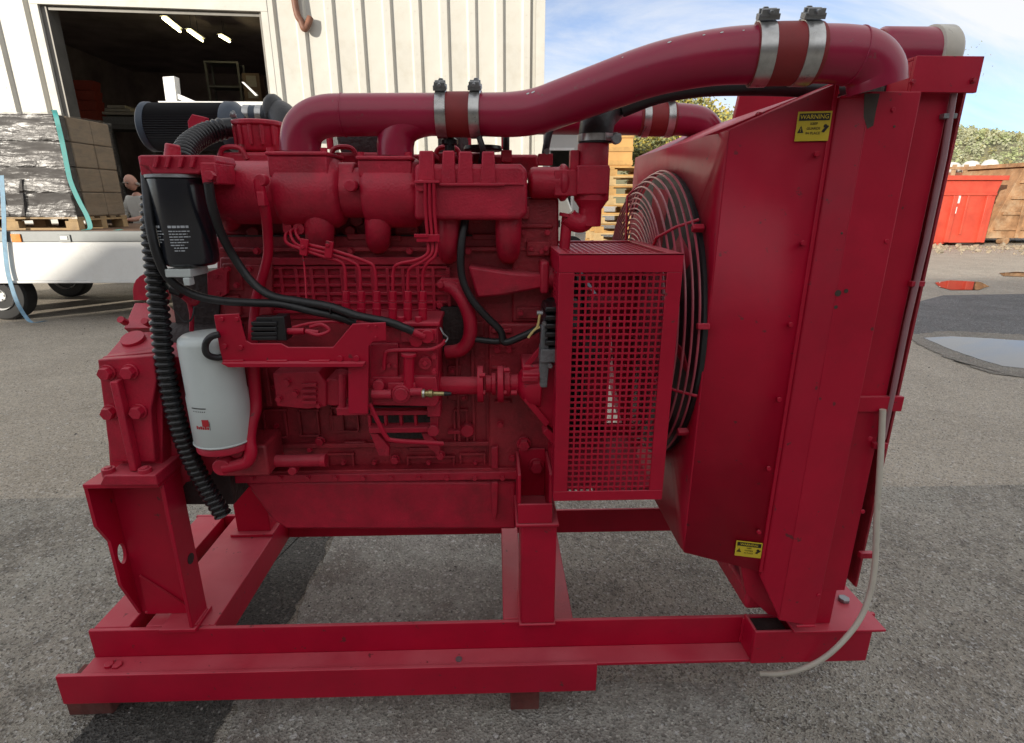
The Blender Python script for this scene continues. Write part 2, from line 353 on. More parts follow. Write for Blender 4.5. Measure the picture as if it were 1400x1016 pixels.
for i in range(n+1):
    x = -9 + 18*i/n; edge.append((x, yj + .008*math.sin(x*2.1) + rr_.uniform(-.004,.004)))
flat('tarmac_apron', [(9,-4),] + edge[::-1] + [(-9,-4)], G_NEAR, .004, 'darker grey tarmac apron under the diesel engine', 'apron')
# patch of darker, damp tarmac to the right, up to the sunlit strip
pd = [G(1230,470), G(1300,420), G(1400,408), G(1560,410), G(1560,470), G(1400,520), G(1300,500), G(1262,480)]
dk = [G(1180,432).xy, G(1290,404).xy, G(1420,402).xy, G(1600,404).xy, G(1640,470).xy, G(1400,474).xy, G(1262,462).xy]
flat('damp_patch', [tuple(p) for p in dk], G_DARK, .004, 'dark damp patch of tarmac behind the blue puddle', 'patch')
water = bpy.data.materials.new('puddle_water'); water.use_nodes = True
wb = water.node_tree.nodes['Principled BSDF']; wb.inputs['Base Color'].default_value = (.012,.014,.016,1); wb.inputs['Roughness'].default_value = .015; wb.inputs['IOR'].default_value = 1.33; wb.inputs['Specular IOR Level'].default_value = 1.0
wn = N(water.node_tree,'ShaderNodeTexNoise'); wn.inputs['Scale'].default_value = 3.0
wbp = N(water.node_tree,'ShaderNodeBump'); wbp.inputs['Strength'].default_value = .012; water.node_tree.links.new(wn.outputs['Fac'], wbp.inputs['Height']); water.node_tree.links.new(wbp.outputs[0], wb.inputs['Normal'])
def puddle(pix, label):
    pts = [G(*q).xy for q in pix]; o = []
    r_ = random.Random(len(pix))
    for i in range(len(pts)):
        a, b = pts[i], pts[(i+1) % len(pts)]
        for k in range(8):
            p = a.lerp(b, k/8); s_ = (b-a).length*.012; o.append((p.x + r_.uniform(-s_,s_), p.y + r_.uniform(-s_,s_)))
    tag(flat('puddle', o, water, .009, label, 'puddle'), None, None, 'puddles on the yard')
G_DAMP = ground_mat('damp_tarmac', (.30,.275,.235), (.20,.18,.155), (.36,.33,.285), None, .8, 17.0, 130)
flat('damp_margin', jag([G(*q).xy for q in ((1240,458),(1300,453),(1400,458),(1560,470),(1640,500),(1500,522),(1400,517),(1360,512),(1325,501),(1285,486),(1250,468))], .03, 9), G_DAMP, .0062, 'damp dark margin of tarmac round the blue puddle', 'margin')
puddle([(1262,463),(1300,461),(1340,463),(1400,467),(1500,474),(1560,490),(1480,506),(1400,505),(1372,502),(1340,493),(1300,479)], 'large pale blue puddle at the right edge, mirroring the sky')
puddle([(1278,387),(1300,384),(1340,386),(1352,392),(1338,397),(1300,397),(1284,393)], 'small puddle mirroring the orange red skip')
puddle([(1366,374),(1390,372),(1440,376),(1400,379),(1372,378)], 'thin puddle in front of the rusty skip')
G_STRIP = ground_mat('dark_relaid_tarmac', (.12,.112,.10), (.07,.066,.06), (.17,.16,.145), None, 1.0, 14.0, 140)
G_PALE = ground_mat('pale_worn_concrete', (.38,.365,.325), (.27,.25,.22), (.47,.455,.41), (.22,.19,.165), .8, 21.0, 150)
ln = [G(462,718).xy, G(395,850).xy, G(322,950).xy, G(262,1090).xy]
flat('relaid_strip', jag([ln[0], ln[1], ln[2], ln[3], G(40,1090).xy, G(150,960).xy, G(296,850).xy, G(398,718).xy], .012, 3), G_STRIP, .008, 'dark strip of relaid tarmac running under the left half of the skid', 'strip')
flat('concrete_patch', jag([G(468,718).xy, G(690,718).xy, G(735,850).xy, G(800,930).xy, G(1010,935).xy, G(1080,1090).xy, G(272,1090).xy, G(331,950).xy, G(404,850).xy], .016, 4), G_PALE, .0082, 'pale worn concrete patch under the middle of the skid', 'patch')
# loose chippings: thousands of small stones, more than one could count
def stones():
    mb = MB(); r_ = random.Random(11)
    for i in range(5200):
        if i < 4200: x, y = r_.uniform(-2.4,2.4), r_.uniform(.75,3.6)
        else: x, y = r_.uniform(-6,6), r_.uniform(3,8)
        s_ = r_.choice((.0018,.0025,.003,.0042)) * r_.uniform(.7,1.3)*(1 if i < 4200 else 1.7); a = r_.uniform(0,6.28)
        u_ = Vector((math.cos(a),math.sin(a),0)); v_ = Vector((-u_.y,u_.x,0)); c = Vector((x,y,.0084 if y < yj else .0005))
        q = [c+u_*s_*1.3, c+v_*s_, c-u_*s_*1.2, c-v_*s_*.9, c+Vector((0,0,s_*.9))+u_*s_*.2]
        mb.cur = 0 if r_.random() < .6 else 1
        mb._add(q, [(0,1,4),(1,2,4),(2,3,4),(3,0,4)])
    return mb.build('loose_chippings', [mat('pale_stone',(.34,.33,.31),.8,var=.3,scale=3), mat('grey_stone',(.13,.12,.11),.8,var=.3,scale=3)], None, 0, 0)
tag(stones(), 'loose pale stone chippings scattered over the tarmac', 'chippings', kind='stuff')

# ================================================================== ribbed metal workshop with the open doorway
WY, WROT = 11.2, R(4.5)
wdir = Vector((math.cos(WROT), math.sin(WROT), 0)); win = Vector((-wdir.y, wdir.x, 0))
CW = V(744, 60, WY); CW.z = 0
def wl(px, py):                          # pixel -> (local x, z) on the workshop wall
    r_ = pixel_ray(px, py); o = Vector((0,0,EYE)); t = (CW-o).dot(win)/r_.dot(win); p = o + r_*t
    return (p-CW).dot(wdir), p.z
shop = thing('workshop', 'cream ribbed metal workshop with a wide open dark doorway, behind the engine on the left', 'building', CW, WROT)
cream = mat('cream_sheet_steel', (.56,.545,.49), .42, var=.05, scale=1.2, coat=.05, dirt=(.40,.36,.28), dirt_amt=.5, dscale=1.6)
trim = mat('cream_trim', (.57,.555,.50), .45, var=.05, scale=2, dirt=(.40,.36,.28), dirt_amt=.5, dscale=3)
darkin = mat('dark_interior', (.42,.35,.38), .85, var=.3, scale=.8)
conc = mat('concrete_floor', (.10,.095,.09), .8, var=.2, scale=2)
dl, dr = wl(66,60)[0], wl(363,60)[0]; dtop = wl(200,12)[1]
WH = 7.2; PITCH_R = .485
def rib_profile(x0, nr, sgn=-1):
    p = []
    for i in range(nr):
        a = x0 + i*PITCH_R
        p += [(a, 0), (a+.225, 0), (a+.262, -.055), (a+.375, -.055), (a+.412, 0)]
    p.append((x0+nr*PITCH_R, 0)); return p
def sheet_mesh(nr, z0, z1):
    mb = MB(); pr = rib_profile(0, nr); q = [(x,y,z0) for x,y in pr] + [(x,y,z1) for x,y in pr]; m_ = len(pr)
    mb._add(q, [(i, i+1, i+1+m_, i+m_) for i in range(m_-1)])
    for i in range(nr):
        for x in (.29,.35):
            if x == .29: continue
            z = z0 + .2
            while z < z1: mb.box(i*PITCH_R+.296, i*PITCH_R+.310, -.060, -.0555, z, z+.014); z += .33
    return mb
x = -.155 - 2*PITCH_R; proto = {}
k = 0
while x > -17.5:
    over = x + 2*PITCH_R > dl + .02 and x < dr - .02
    spans = [(0.0, WH)] if not over else [(dtop + .30, WH)]
    if over:
        if x < dl: spans.append(('L', 0))
        if x + 2*PITCH_R > dr: spans.append(('R', 0))
    for sp_ in spans:
        if isinstance(sp_[0], str):
            # partial sheet beside the door: clip the profile at the jamb
            pr = rib_profile(0, 2); lo, hi = (0, dl-.1-x) if sp_[0] == 'L' else (dr+.1-x, 2*PITCH_R)
            def yat(t):
                for i in range(len(pr)-1):
                    if pr[i][0] <= t <= pr[i+1][0]+1e-9: f = (t-pr[i][0])/(pr[i+1][0]-pr[i][0]+1e-9); return pr[i][1]*(1-f)+pr[i+1][1]*f
                return 0
            if hi - lo < .03: continue
            pts = [(lo,yat(lo))] + [p for p in pr if lo < p[0] < hi] + [(hi,yat(hi))]
            mb = MB(); m_ = len(pts); mb._add([(a,b,0) for a,b in pts]+[(a,b,dtop+.2995) for a,b in pts], [(i,i+1,i+1+m_,i+m_) for i in range(m_-1)])
            o = mb.build('wall_sheet', cream, shop, 0, 20); o.location = (x,0,0); continue
        key = sp_
        if key not in proto:
            o = sheet_mesh(2, *sp_).build('wall_sheet', cream, shop, 0, 20); proto[key] = o
        else:
            o = proto[key].copy(); COL.objects.link(o)
        o.location = (x, 0, 0)
    x -= 2*PITCH_R; k += 1
XEND = x + 2*PITCH_R
MB().box(-.16, 0, -.07, -.056, 0, WH).box(-.014, 0, -.0555, .25, 0, WH).build('corner_flashing', trim, shop, .002)
MB().box(dl-.11, dl, -.062, .0, 0, dtop).build('door_jamb', trim, shop, .003); MB().box(dr, dr+.11, -.062, .0, 0, dtop).build('door_jamb', trim, shop, .003)
MB().box(dl-.11, dr+.11, -.064, .0, dtop+.001, dtop+.32).build('door_header', trim, shop, .003)
MB().box(dl+.0, dl+.09, .002, .30, 0, dtop).box(dr-.05, dr, .002, .30, 0, dtop).box(dl+.091, dr-.051, .02, .05, dtop-.06, dtop-.001).build('door_track', mat('door_track_steel',(.20,.19,.17),.5,metal=.3), shop, .003)
D_ = 20.0
MB().box(XEND, -.02, D_, D_+.1, 0, WH).box(-.12, -.016, .26, D_, 0, WH).box(XEND, XEND+.1, .26, D_, 0, WH).build('side_wall', darkin, shop, 0)
MB().box(XEND-.3, .3, -.35, 5.0, WH+.001, WH+.1).box(XEND-.3, .3, 7.0, D_+.4, WH+.001, WH+.1).build('roof', darkin, shop, 0)
rl = bpy.data.materials.new('added_translucent_sheet'); rl.use_nodes = True; rt = rl.node_tree; tb_ = rt.nodes.new('ShaderNodeBsdfTranslucent'); tb_.inputs[0].default_value = (.5,.5,.48,1); rt.links.new(tb_.outputs[0], rt.nodes['Material Output'].inputs['Surface'])
MB().box(XEND-.3, .3, 5.0, 7.0, WH+.03, WH+.035).build('added_roof_light', rl, shop, 0)  # unseen panel added to brighten the dark interior
MB().box(XEND+.101, -.121, .0, D_-.001, .002, .012).build('floor_slab', conc, shop, 0)
# lamps, hanging in rows from the roof inside
lampm = bpy.data.materials.new('lit_tube'); lampm.use_nodes = True; lb = lampm.node_tree.nodes['Principled BSDF']; lb.inputs['Emission Color'].default_value = (1,.86,.42,1); lb.inputs['Emission Strength'].default_value = 9.0
gantry = mat('grey_steel', (.16,.16,.17), .5, var=.2)
def in_shop(px, py, depth_):              # a point seen at a pixel at a given depth behind the wall
    r_ = pixel_ray(px, py); o = Vector((0,0,EYE)); t = (CW + win*depth_ - o).dot(win)/r_.dot(win); return o + r_*t
for (a, b, dep, lab) in (((223,25),(246,43),6.0,'lit strip lamp nearest the door, highest of the three in the dark workshop'), ((257,42),(277,56),9.0,'lit strip lamp in the middle of the row of three inside the workshop'), ((300,49),(314,57),11.0,'short lit strip lamp farthest right inside the dark workshop')):
    p, q = in_shop(*a, dep), in_shop(*b, dep+2.2); q = p + (q-p)*1.0; q.z = p.z
    # keep it level: choose the far end along the room so that it projects lower
    zz = p.z
    r2 = pixel_ray(*b); o_ = Vector((0,0,EYE)); t2 = (zz-EYE)/r2.z; q = o_ + r2*t2
    l = (q-p).length; d_ = (q-p)/l
    if l > 6: q = p + d_*6
    t_ = thing('strip_lamp', lab, 'lamp', p, 0, 'strip lamps in the workshop', True)
    MB().cyl(p, q, .03, n=10).build('lamp_tube', lampm, t_, 0)
    sd_ = d_.cross(Vector((0,0,1))).normalized()
    MB().obox((p+q)/2 + Vector((0,0,.085)), d_*((q-p).length/2), sd_*.09, Vector((0,0,.025))).build('lamp_housing', gantry, t_, 0)
    MB().cyl(p+d_*.3+Vector((0,0,.11)), Vector(((p+d_*.3).x,(p+d_*.3).y,WH)), .01, n=6).cyl(q-d_*.3+Vector((0,0,.11)), Vector(((q-d_*.3).x,(q-d_*.3).y,WH)), .01, n=6).build('hanger', gantry, t_, 0)
# brown bracket pipe at the top of the wall
bx, bz = wl(412,22)
pp_ = thing('downpipe', 'rusty brown bent pipe fixed to the cream ribbed wall right of the doorway', 'pipe', CW, WROT)
MB().tube(smooth_path([(bx-.08,-.12,WH-.5),(bx-.06,-.13,bz+.25),(bx+.02,-.13,bz-.12),(bx+.06,-.13,bz-.22),(bx+.12,-.11,bz-.14),(bx+.16,-.075,bz-.04)],6), .055, 14).build('pipe_run', mat('brown_pipe',(.20,.085,.05),.6,var=.3,scale=8), pp_, 0)
MB().box(bx-.16, bx+.0, -.073, -.0565, bz+.7, bz+.74).build('pipe_clip', gantry, pp_, 0)

# ================================================================== warehouse behind the camera: its shade covers the engine
wh = thing('warehouse', 'dark warehouse on the near side of the yard, shading the engine', 'building', (0,-14,0), 0)
gw = mat('dark_brick_cladding', (.13,.11,.10), .6, var=.06, scale=1)
SLP = math.tan(SUN_EL)/math.cos(SUN_AZ)
WYB = -14.0; 
pa, pb = V(60,388,6.62), V(143,325,6.62)       # where its roof line throws its edge across the trailer side
HS = pb.z + (6.62 - WYB)*SLP
xk = pb.x - (6.62 - WYB)*math.tan(SUN_AZ); gsl = (pb.z - pa.z)/(pb.x - pa.x)
out_ = [(xk-HS*.8/gsl,0),(48,0),(48,HS),(xk,HS),(xk-HS*.8/gsl,HS*.2)]
mb = MB().extr([(x_,-.0,z_) for x_,z_ in out_], (0,-14,0)); mb.build('wall', gw, wh, 0, 20)
for i in range(10): MB().box(-12+4.2*i, -10.6+4.2*i, -.001, .05, 3.2, 4.6).build('window', mat('dark_glass',(.02,.025,.03),.1) if i == 0 else bpy.data.materials['dark_glass'], wh, 0)

# ================================================================== hill, woods, trees
hillm = mat('hill_grass', (.25,.23,.12), .9, var=.25, scale=.02)
mb = MB(); nx, ny = 60, 16; q = []
rr_ = random.Random(2)
for j in range(ny+1):
    for i in range(nx+1):
        X = -500 + 1100*i/nx; Yy = 170 + 330*j/ny; t = j/ny
        h = 60*(math.sin(min(1,t*1.15)*math.pi/2)**1.3)*(.86 + .16*math.sin(X*.009+1.2) + .05*math.sin(X*.031))
        if j == 0: h = -1
        q.append((X,Yy,h))
mb._add(q, [(j*(nx+1)+i, j*(nx+1)+i+1, (j+1)*(nx+1)+i+1, (j+1)*(nx+1)+i) for j in range(ny) for i in range(nx)])
tag(mb.build('hill', hillm, None, 0, 60), 'grassy hillside with woods far behind the skips', 'hill', kind='structure')
def hill_z(X, Yy):
    t = (Yy-170)/330; return 60*(math.sin(max(0,min(1,t*1.15))*math.pi/2)**1.3)*(.86 + .16*math.sin(X*.009+1.2) + .05*math.sin(X*.031))
def leafmat(name, c, c2): 
    m = mat(name, c, .7, var=.3, scale=1.5, second=c2); b = m.node_tree.nodes['Principled BSDF']; b.inputs['Specular IOR Level'].default_value = .2
    return m
LG, LY, LO = leafmat('green_leaves',(.22,.24,.11),(.12,.14,.07)), leafmat('yellow_leaves',(.42,.33,.07),(.20,.19,.05)), leafmat('olive_leaves',(.28,.25,.10),(.14,.14,.06))
bark = mat('bark', (.10,.08,.06), .9, var=.3, scale=10, bump=.4, bscale=30)
def wood():
    mb = MB(); r_ = random.Random(21)
    for i in range(5200):
        X = r_.uniform(60,420); Yy = r_.uniform(185,480) if i > 500 else r_.uniform(380,500)
        if r_.random() < .25 and Yy < 330: continue
        h = r_.uniform(4,7.5)*(1.15 if Yy > 380 else .85); base = Vector((X,Yy,hill_z(X,Yy))); mb.cur = r_.choice((0,0,1,2,2))
        for k in range(40):
            d = Vector((r_.gauss(0,1),r_.gauss(0,1),r_.gauss(0,1))).normalized()*(r_.random()**.4); c = base + Vector((d.x*h*.42,d.y*h*.42,h*.55+d.z*h*.48)); s_ = h*r_.uniform(.06,.12)
            u_ = Vector((r_.gauss(0,1),r_.gauss(0,1),r_.gauss(0,1))).normalized(); v_ = u_.orthogonal().normalized()
            mb.quad(c-u_*s_-v_*s_*.7, c+u_*s_-v_*s_*.5, c+u_*s_*.8+v_*s_, c-u_*s_*.6+v_*s_*.8)
    return mb.build('woodland', [leafmat('hill_leaves',(.30,.33,.16),(.19,.22,.11)), LO, leafmat('dusky_leaves',(.34,.34,.22),(.24,.25,.16))], None, 0, 0)
tag(wood(), 'far woods covering the hillside at the right', 'woods', kind='stuff')
def tree(x, y, h, spread, nl, mats, leaf, label, sparse=1.0, seed=1, cat='tree', low=.25):
    r_ = random.Random(seed); t = thing('tree', label, cat, (x,y,0), r_.uniform(0,6), 'autumn trees behind the yard')
    tips = []; mb = MB()
    def limb(p, d, l, r, lev):
        pts = [p]; 
        for i in range(5):
            d = (d + Vector((r_.gauss(0,.13),r_.gauss(0,.13),r_.gauss(.03,.08)))).normalized(); pts.append(pts[-1]+d*l/5)
        mb.tube(pts, [r*(1-.13*i) for i in range(6)], 7 if lev < 2 else 5)
        if lev >= 3: tips.append(pts[-1]); tips.append(pts[3]); return
        nb = 4 if lev == 0 else 3
        for i in range(nb):
            a = r_.uniform(0,6.28); st = pts[r_.randint(2,5)] if lev else pts[r_.randint(2,5)]
            dd = (d + Vector((math.cos(a),math.sin(a),r_.uniform(-.1,.5)))*spread).normalized(); limb(st, dd, l*r_.uniform(.55,.75), r*.45, lev+1)
        limb(pts[-1], d, l*.6, r*.42, lev+1)
    limb(Vector((0,0,0)), Vector((0,0,1)), h*.42, h*.028, 0)
    mb.build('trunk', bark, t, 0)
    lb_ = MB(); 
    for i in range(nl):
        p = r_.choice(tips); p = p + Vector((r_.gauss(0,1),r_.gauss(0,1),r_.gauss(0,1)))*h*.045
        if p.z < h*low: continue
        s_ = leaf*r_.uniform(.6,1.4); u_ = Vector((r_.gauss(0,1),r_.gauss(0,1),r_.gauss(0,1))).normalized(); v_ = u_.orthogonal().normalized()
        lb_.cur = r_.randrange(len(mats)); lb_.quad(p-u_*s_, p-v_*s_*.6, p+u_*s_, p+v_*s_*.6)
    lb_.build('crown', mats, t, 0, 0)
p = G(960,300); d_ = Vector((pixel_ray(955,250).x, pixel_ray(955,250).y, 0)).normalized()
def at_dir(px, Yy): r_ = pixel_ray(px, 273); return r_.x/r_.y*Yy
tree(at_dir(930,33), 33, 7.6, .75, 9000, [LY, LY, LO, LG], .10, 'yellow green autumn tree seen between the pallet stack and the fan shroud', seed=4, low=.12)
tree(at_dir(1005,36), 36, 8.2, .75, 8000, [LY, LO, LG], .10, 'olive autumn tree behind the radiator top, right of the yellow tree', seed=9, low=.12)
tree(at_dir(870,38), 38, 6.8, .8, 6000, [LG, LO, LY], .10, 'greener tree behind the pallet stack, left of the yellow tree', seed=14, low=.12)
tree(pixel_ray(1222,40).x/pixel_ray(1222,40).y*44, 44, 12.4, .55, 1500, [LO, LG], .06, 'tall nearly bare tree whose twigs show above the radiator', seed=23, low=.3)
# ================================================================== the red diesel power unit
eng = thing('diesel_power_unit', 'large red diesel engine with radiator and guarded fan on a steel skid, filling the foreground', 'engine', (0, 1.58, 0), in_place=True)
B = 0.0022
def part(name, mb, m, parent=None, bev=B, **k): return mb.build(name, M[m], parent or eng, bev, **k)

# ---------------- skid frame
ZS, ZF, ZL, ZB = 0.270, 0.182, 0.192, 0.100
xe0, xe1 = V(1031, 870, 1.20).x, V(1190, 870, 1.20).x
XL = G(130, 852, ZS).x; XR = V(1190, 860, 1.275).x
skid = part('skid_frame', MB().box(XL, XR, 1.268, 1.280, ZF - 0.010, ZS), 'red', bev=0.003)
part('rail_flange', MB().box(XL, xe1 - .002, 1.205, 1.2675, ZF - 0.010, ZF), 'red', skid)
part('far_rail', MB().box(XL, XR, 1.843, 1.855, 0.172, ZS).box(XL, XR, 1.856, 1.915, 0.172, 0.182), 'red', skid)
x815 = V(815, 915, 1.204).x; x80 = V(82, 925, 1.204).x
part('front_angle', MB().box(x80, x815, 1.190, 1.2015, ZB, ZL + 0.002).box(x80, x815, 1.202, 1.29, ZB - 0.001, ZB + 0.010), 'red', skid, bev=0.002)
def beam(a, b, zt=ZS): return MB().box(a, b, 1.281, 1.842, 0.174, zt)
xa, xb, xc, xd = G(131, 855, ZS).x, G(178, 855, ZS).x, G(200, 855, ZS).x, G(296, 850, ZS).x
part('cross_member', beam(xa, xb), 'red', skid, bev=0.003)
part('cross_member', beam(xc, xd), 'red', skid, bev=0.003)
part('cross_member', beam(G(688, 846, ZS).x, G(716, 846, ZS).x), 'red', skid, bev=0.003)
part('cross_member', MB().box(G(755, 844, .2).x, G(783, 844, .2).x, 1.281, 1.842, 0.12, 0.20), 'cast', skid)
part('rail_bolt', MB().cyl((V(143,902,1.225).x, 1.235, ZF), (V(143,902,1.225).x, 1.235, ZF+.009), .013, n=6).cyl((V(154,902,1.225).x, 1.235, ZF), (V(154,902,1.225).x, 1.235, ZF+.006), .014, n=6), 'red', skid)
part('drain_plug', MB().cyl((V(627,897,1.225).x, 1.228, ZF), (V(627,897,1.225).x, 1.228, ZF+.004), .009, n=14), 'zinc', skid, bev=0)
# right end box of the skid that carries the radiator
xe0, xe1 = V(1031, 870, 1.20).x, V(1190, 870, 1.20).x
mb = MB().box(xe0, xe1, 1.196, 1.204, 0.176, 0.283).box(xe0, xe0 + 0.008, 1.205, 1.267, 0.183, 0.283).box(xe0 + 0.10, xe1 + 0.028, 1.185, 1.55, 0.2835, 0.291)
part('radiator_foot_channel', mb, 'red', skid)
part('mounting_bolt', MB().cyl((xe1 - 0.02, 1.30, .2915), (xe1 - 0.02, 1.30, .302), .016, n=6), 'zinc', skid)
part('radiator_foot_floor', MB().box(xe0 + .009, xe0 + .099, 1.206, 1.266, .262, .268), 'grime_shade', skid)

# ---------------- left mounting leg on the skid
zT = V(190, 655, 1.26).z
yF, yR = 1.245, 1.335
xl, xr = V(128, 720, yF).x, V(235, 720, yF + .012).x - .009
leg = MB()
leg.box(xl + .006, xr + .012, yF - .01, yR + .085, zT - .012, zT)                                   # cap plate
leg.box(xl + .004, xr + .004, yR - .012, yR - .001, ZS + .012, zT - .0125)                     # web at the back
leg.box(xr - .001, xr + .009, yF + .012, yR, ZS + .012, zT - .0125)                              # right flange
leg.box(xr - .082, xr + .016, yF + .008, yR + .012, ZS + .0005, ZS + .0115)                     # foot plate
lg = part('mounting_leg', leg, 'red', bev=0.002)
# left flange with its round hole: built as a ring of faces round the hole
hc = (yF + .058, V(162, 757, yF + .058).z); hr = (.016, .030)
outl = [(yF, zT - .0125), (yF, V(125, 745, yF).z), (yF + .03, V(140, 750, yF).z), (yF + .03, V(161, 800, yF+.03).z), (yF + .075, ZS + .012), (yR - .013, ZS + .012), (yR - .013, zT - .0125)]
def fl_ring(x):
    o, h = [], []
    angs_ = sorted([2*math.pi*i/28 for i in range(28)] + [math.atan2(q_[1]-hc[1], q_[0]-hc[0]) % (2*math.pi) for q_ in outl])
    for a in angs_:
        h.append((x, hc[0] + hr[0]*math.cos(a), hc[1] + hr[1]*math.sin(a)))
        d = (math.cos(a), math.sin(a)); best = 9
        for j in range(len(outl)):
            p, q = outl[j], outl[(j+1) % len(outl)]
            ex, ey = q[0]-p[0], q[1]-p[1]; den = d[0]*ey - d[1]*ex
            if abs(den) < 1e-9: continue
            t = ((p[0]-hc[0])*ey - (p[1]-hc[1])*ex)/den; s_ = ((p[0]-hc[0])*d[1] - (p[1]-hc[1])*d[0])/den
            if t > 0 and -1e-6 <= s_ <= 1+1e-6: best = min(best, t)
        o.append((x, hc[0] + best*d[0], hc[1] + best*d[1]))
    return o, h
mb = MB(); o1, h1 = fl_ring(xl); o2, h2 = fl_ring(xl + .009); n = len(o1)
for A, Bv in ((o1, h1), (o2, h2), (o1, o2), (h1, h2)):
    for i in range(n): mb._add([A[i], A[(i+1) % n], Bv[(i+1) % n], Bv[i]], [(0,1,2,3)])
part('leg_flange', mb, 'red', lg, bev=0, smooth=0)
part('gusset', MB().extr([(xl+.03, yR-.014, ZS+.013), (xr-.01, yR-.014, ZS+.013), (xl+.03, yR-.014, ZS+.14)], (0, -.006, 0)), 'red', lg, bev=0)
part('hole_slot', MB().cyl((xr+.0085, 1.305, .47), (xr+.0105, 1.305, .47), .015, n=16), 'grime_shade', lg, bev=0)

def weld(name_parent, a, b, rr_=.0042, seed_=1):
    r_ = random.Random(seed_); a, b = Vector(a), Vector(b); n_ = max(6, int((b-a).length/.006))
    pts = [a.lerp(b, i/n_) + Vector((r_.uniform(-1,1),r_.uniform(-1,1),r_.uniform(-1,1)))*.0007 for i in range(n_+1)]
    part('weld_bead', MB().tube(pts, [rr_*r_.uniform(.8,1.2) for _ in pts], 7), 'red', name_parent, bev=0)
weld(lg, (xr+.0095, yF+.02, ZS+.012), (xr+.0095, yR-.005, ZS+.012), seed_=2)
weld(lg, (xl+.02, yR-.013, ZS+.013), (xr-.002, yR-.013, ZS+.013), seed_=3)
weld(lg, (xr+.0095, yF+.02, zT-.0135), (xr+.0095, yR-.005, zT-.0135), .0035, 4)
for xx in (xb, xd, G(716, 846, ZS).x): weld(skid, (xx+.001, 1.2815, .18), (xx+.001, 1.2815, ZS-.002), seed_=5)
weld(skid, (xe0-.001, 1.264, .19), (xe0-.001, 1.264, .27), seed_=6)
weld(skid, (x80+.02, 1.2035, ZL-.011), (x815-.02, 1.2035, ZL-.011), .0028, 7)
# ---------------- bell housing with its bolted mounting bracket
bx0, bx1 = -0.93, -0.735; bc = (1.58, 0.80)
bell = MB().lathe((bx0, *bc), (1,0,0), [(.235,0),(.255,.012),(.265,.03),(.265,.075),(.255,.09),(.245,.16),(.22,.195)], 48)
bl = part('bell_housing', bell, 'cast', bev=0.003)
part('housing_base', MB().plp([(190,560),(300,560),(320,690),(236,690)], 1.36, 1.8), 'grime_shade', bl)
fb = V(178, 560, 1.262)
br = MB().plp([(133,492),(210,486),(214,520),(206,560),(212,632),(152,632),(146,596),(142,560)], 1.262, 1.285)
br.bxp(163,522,173,645, 1.238, 1.262)
br.plp([(142,650),(212,650),(216,664),(136,664)], 1.222, 1.40)
part('engine_bracket', br, 'cast', bev=0.003)
part('bracket_backing', MB().plp([(140,488),(216,480),(222,560),(222,640),(150,640)], 1.2855, 1.42), 'cast', bl)
for q in ((148,509,11),(179,508,11),(152,563,11),(191,562,11)):
    part('bolt', MB().bolt(*q, 1.2615, .02), 'cast', bev=.001)
for q in ((150,650),(200,650)):
    p = V(*q, 1.240); part('bolt', MB().cyl(p, p + Vector((0,0,.02)), .015, n=14).cyl(p + Vector((0,0,.02)), p + Vector((0,0,.024)), .010, .008, n=6), 'cast', bl, bev=.001)
# stepped top of the bell housing and the lifting eye
part('housing_top', MB().extr([V(172,455,1.40), V(240,452,1.40), V(250,488,1.29), V(142,490,1.29)], (0,.02,-.05)), 'cast', bl)
part('housing_shelf', MB().extr([V(184,414,1.52), V(228,414,1.52), V(232,448,1.42), V(169,449,1.42)], (0,.05,-.05)), 'cast', bl)
part('cover_disc', MB().cyl(V(184,467,1.36), V(184,467,1.36)+Vector((0,-.006,.012)), .027, n=24), 'cast', bl, bev=.001)
for q in ((172,441),(204,443)):
    p = V(*q,1.415); part('stud', MB().cyl(p, p+Vector((0,-.018,.012)), .009, n=8), 'cast', bl, bev=0)
eye = [V(182,411,1.54)] + [V(205 - 24*math.cos(a), 396 - 23*math.sin(a), 1.54) for a in [i*math.pi/10 for i in range(11)]] + [V(229,411,1.54)]
part('starter_motor', MB().plp([(230,378),(300,372),(300,452),(242,456)], 1.40, 1.55).cyl(V(232,470,1.40), V(330,470,1.40), .055, n=20), 'grime_shade', bl)
part('loom_connector', MB().cyl(V(229,384,1.30), V(240,398,1.30), .012, n=10), 'steel', bl, bev=0); part('loom_connector', MB().cyl(V(236,394,1.29), V(250,400,1.29), .014, n=12), 'plastic', bl, bev=0)
part('housing_plate', MB().plp([(283,372),(302,366),(310,372),(310,402),(298,408),(284,404)], 1.385, 1.40).cyp(295,378,3,1.382,1.3855,8).cyp(298,401,3,1.382,1.3855,8), 'cast', bl, bev=.001)
part('sensor_stalk', MB().tbp([(258,412,1.33),(262,430,1.33),(262,452,1.34)], 3, 10).tbp([(252,405,1.33),(264,414,1.33),(270,408,1.33)], 5, 10), 'cast', bl, bev=0)
part('wire_loop', MB().tbp([(240,425,1.30),(252,440,1.30),(262,436,1.30),(266,420,1.31)], 1.3, 6), 'rubber', bl, bev=0)
part('lifting_eye', MB().extr(eye, (0,.018,0)), 'cast')

# ---------------- cylinder block, side covers, sump
blk = MB().plp([(296,322),(752,322),(752,642),(296,642)], 1.43, 1.76)
blk.plp([(300,352),(372,352),(372,430),(300,440)], 1.405, 1.43)
block = part('cylinder_block', blk, 'block', bev=.004)
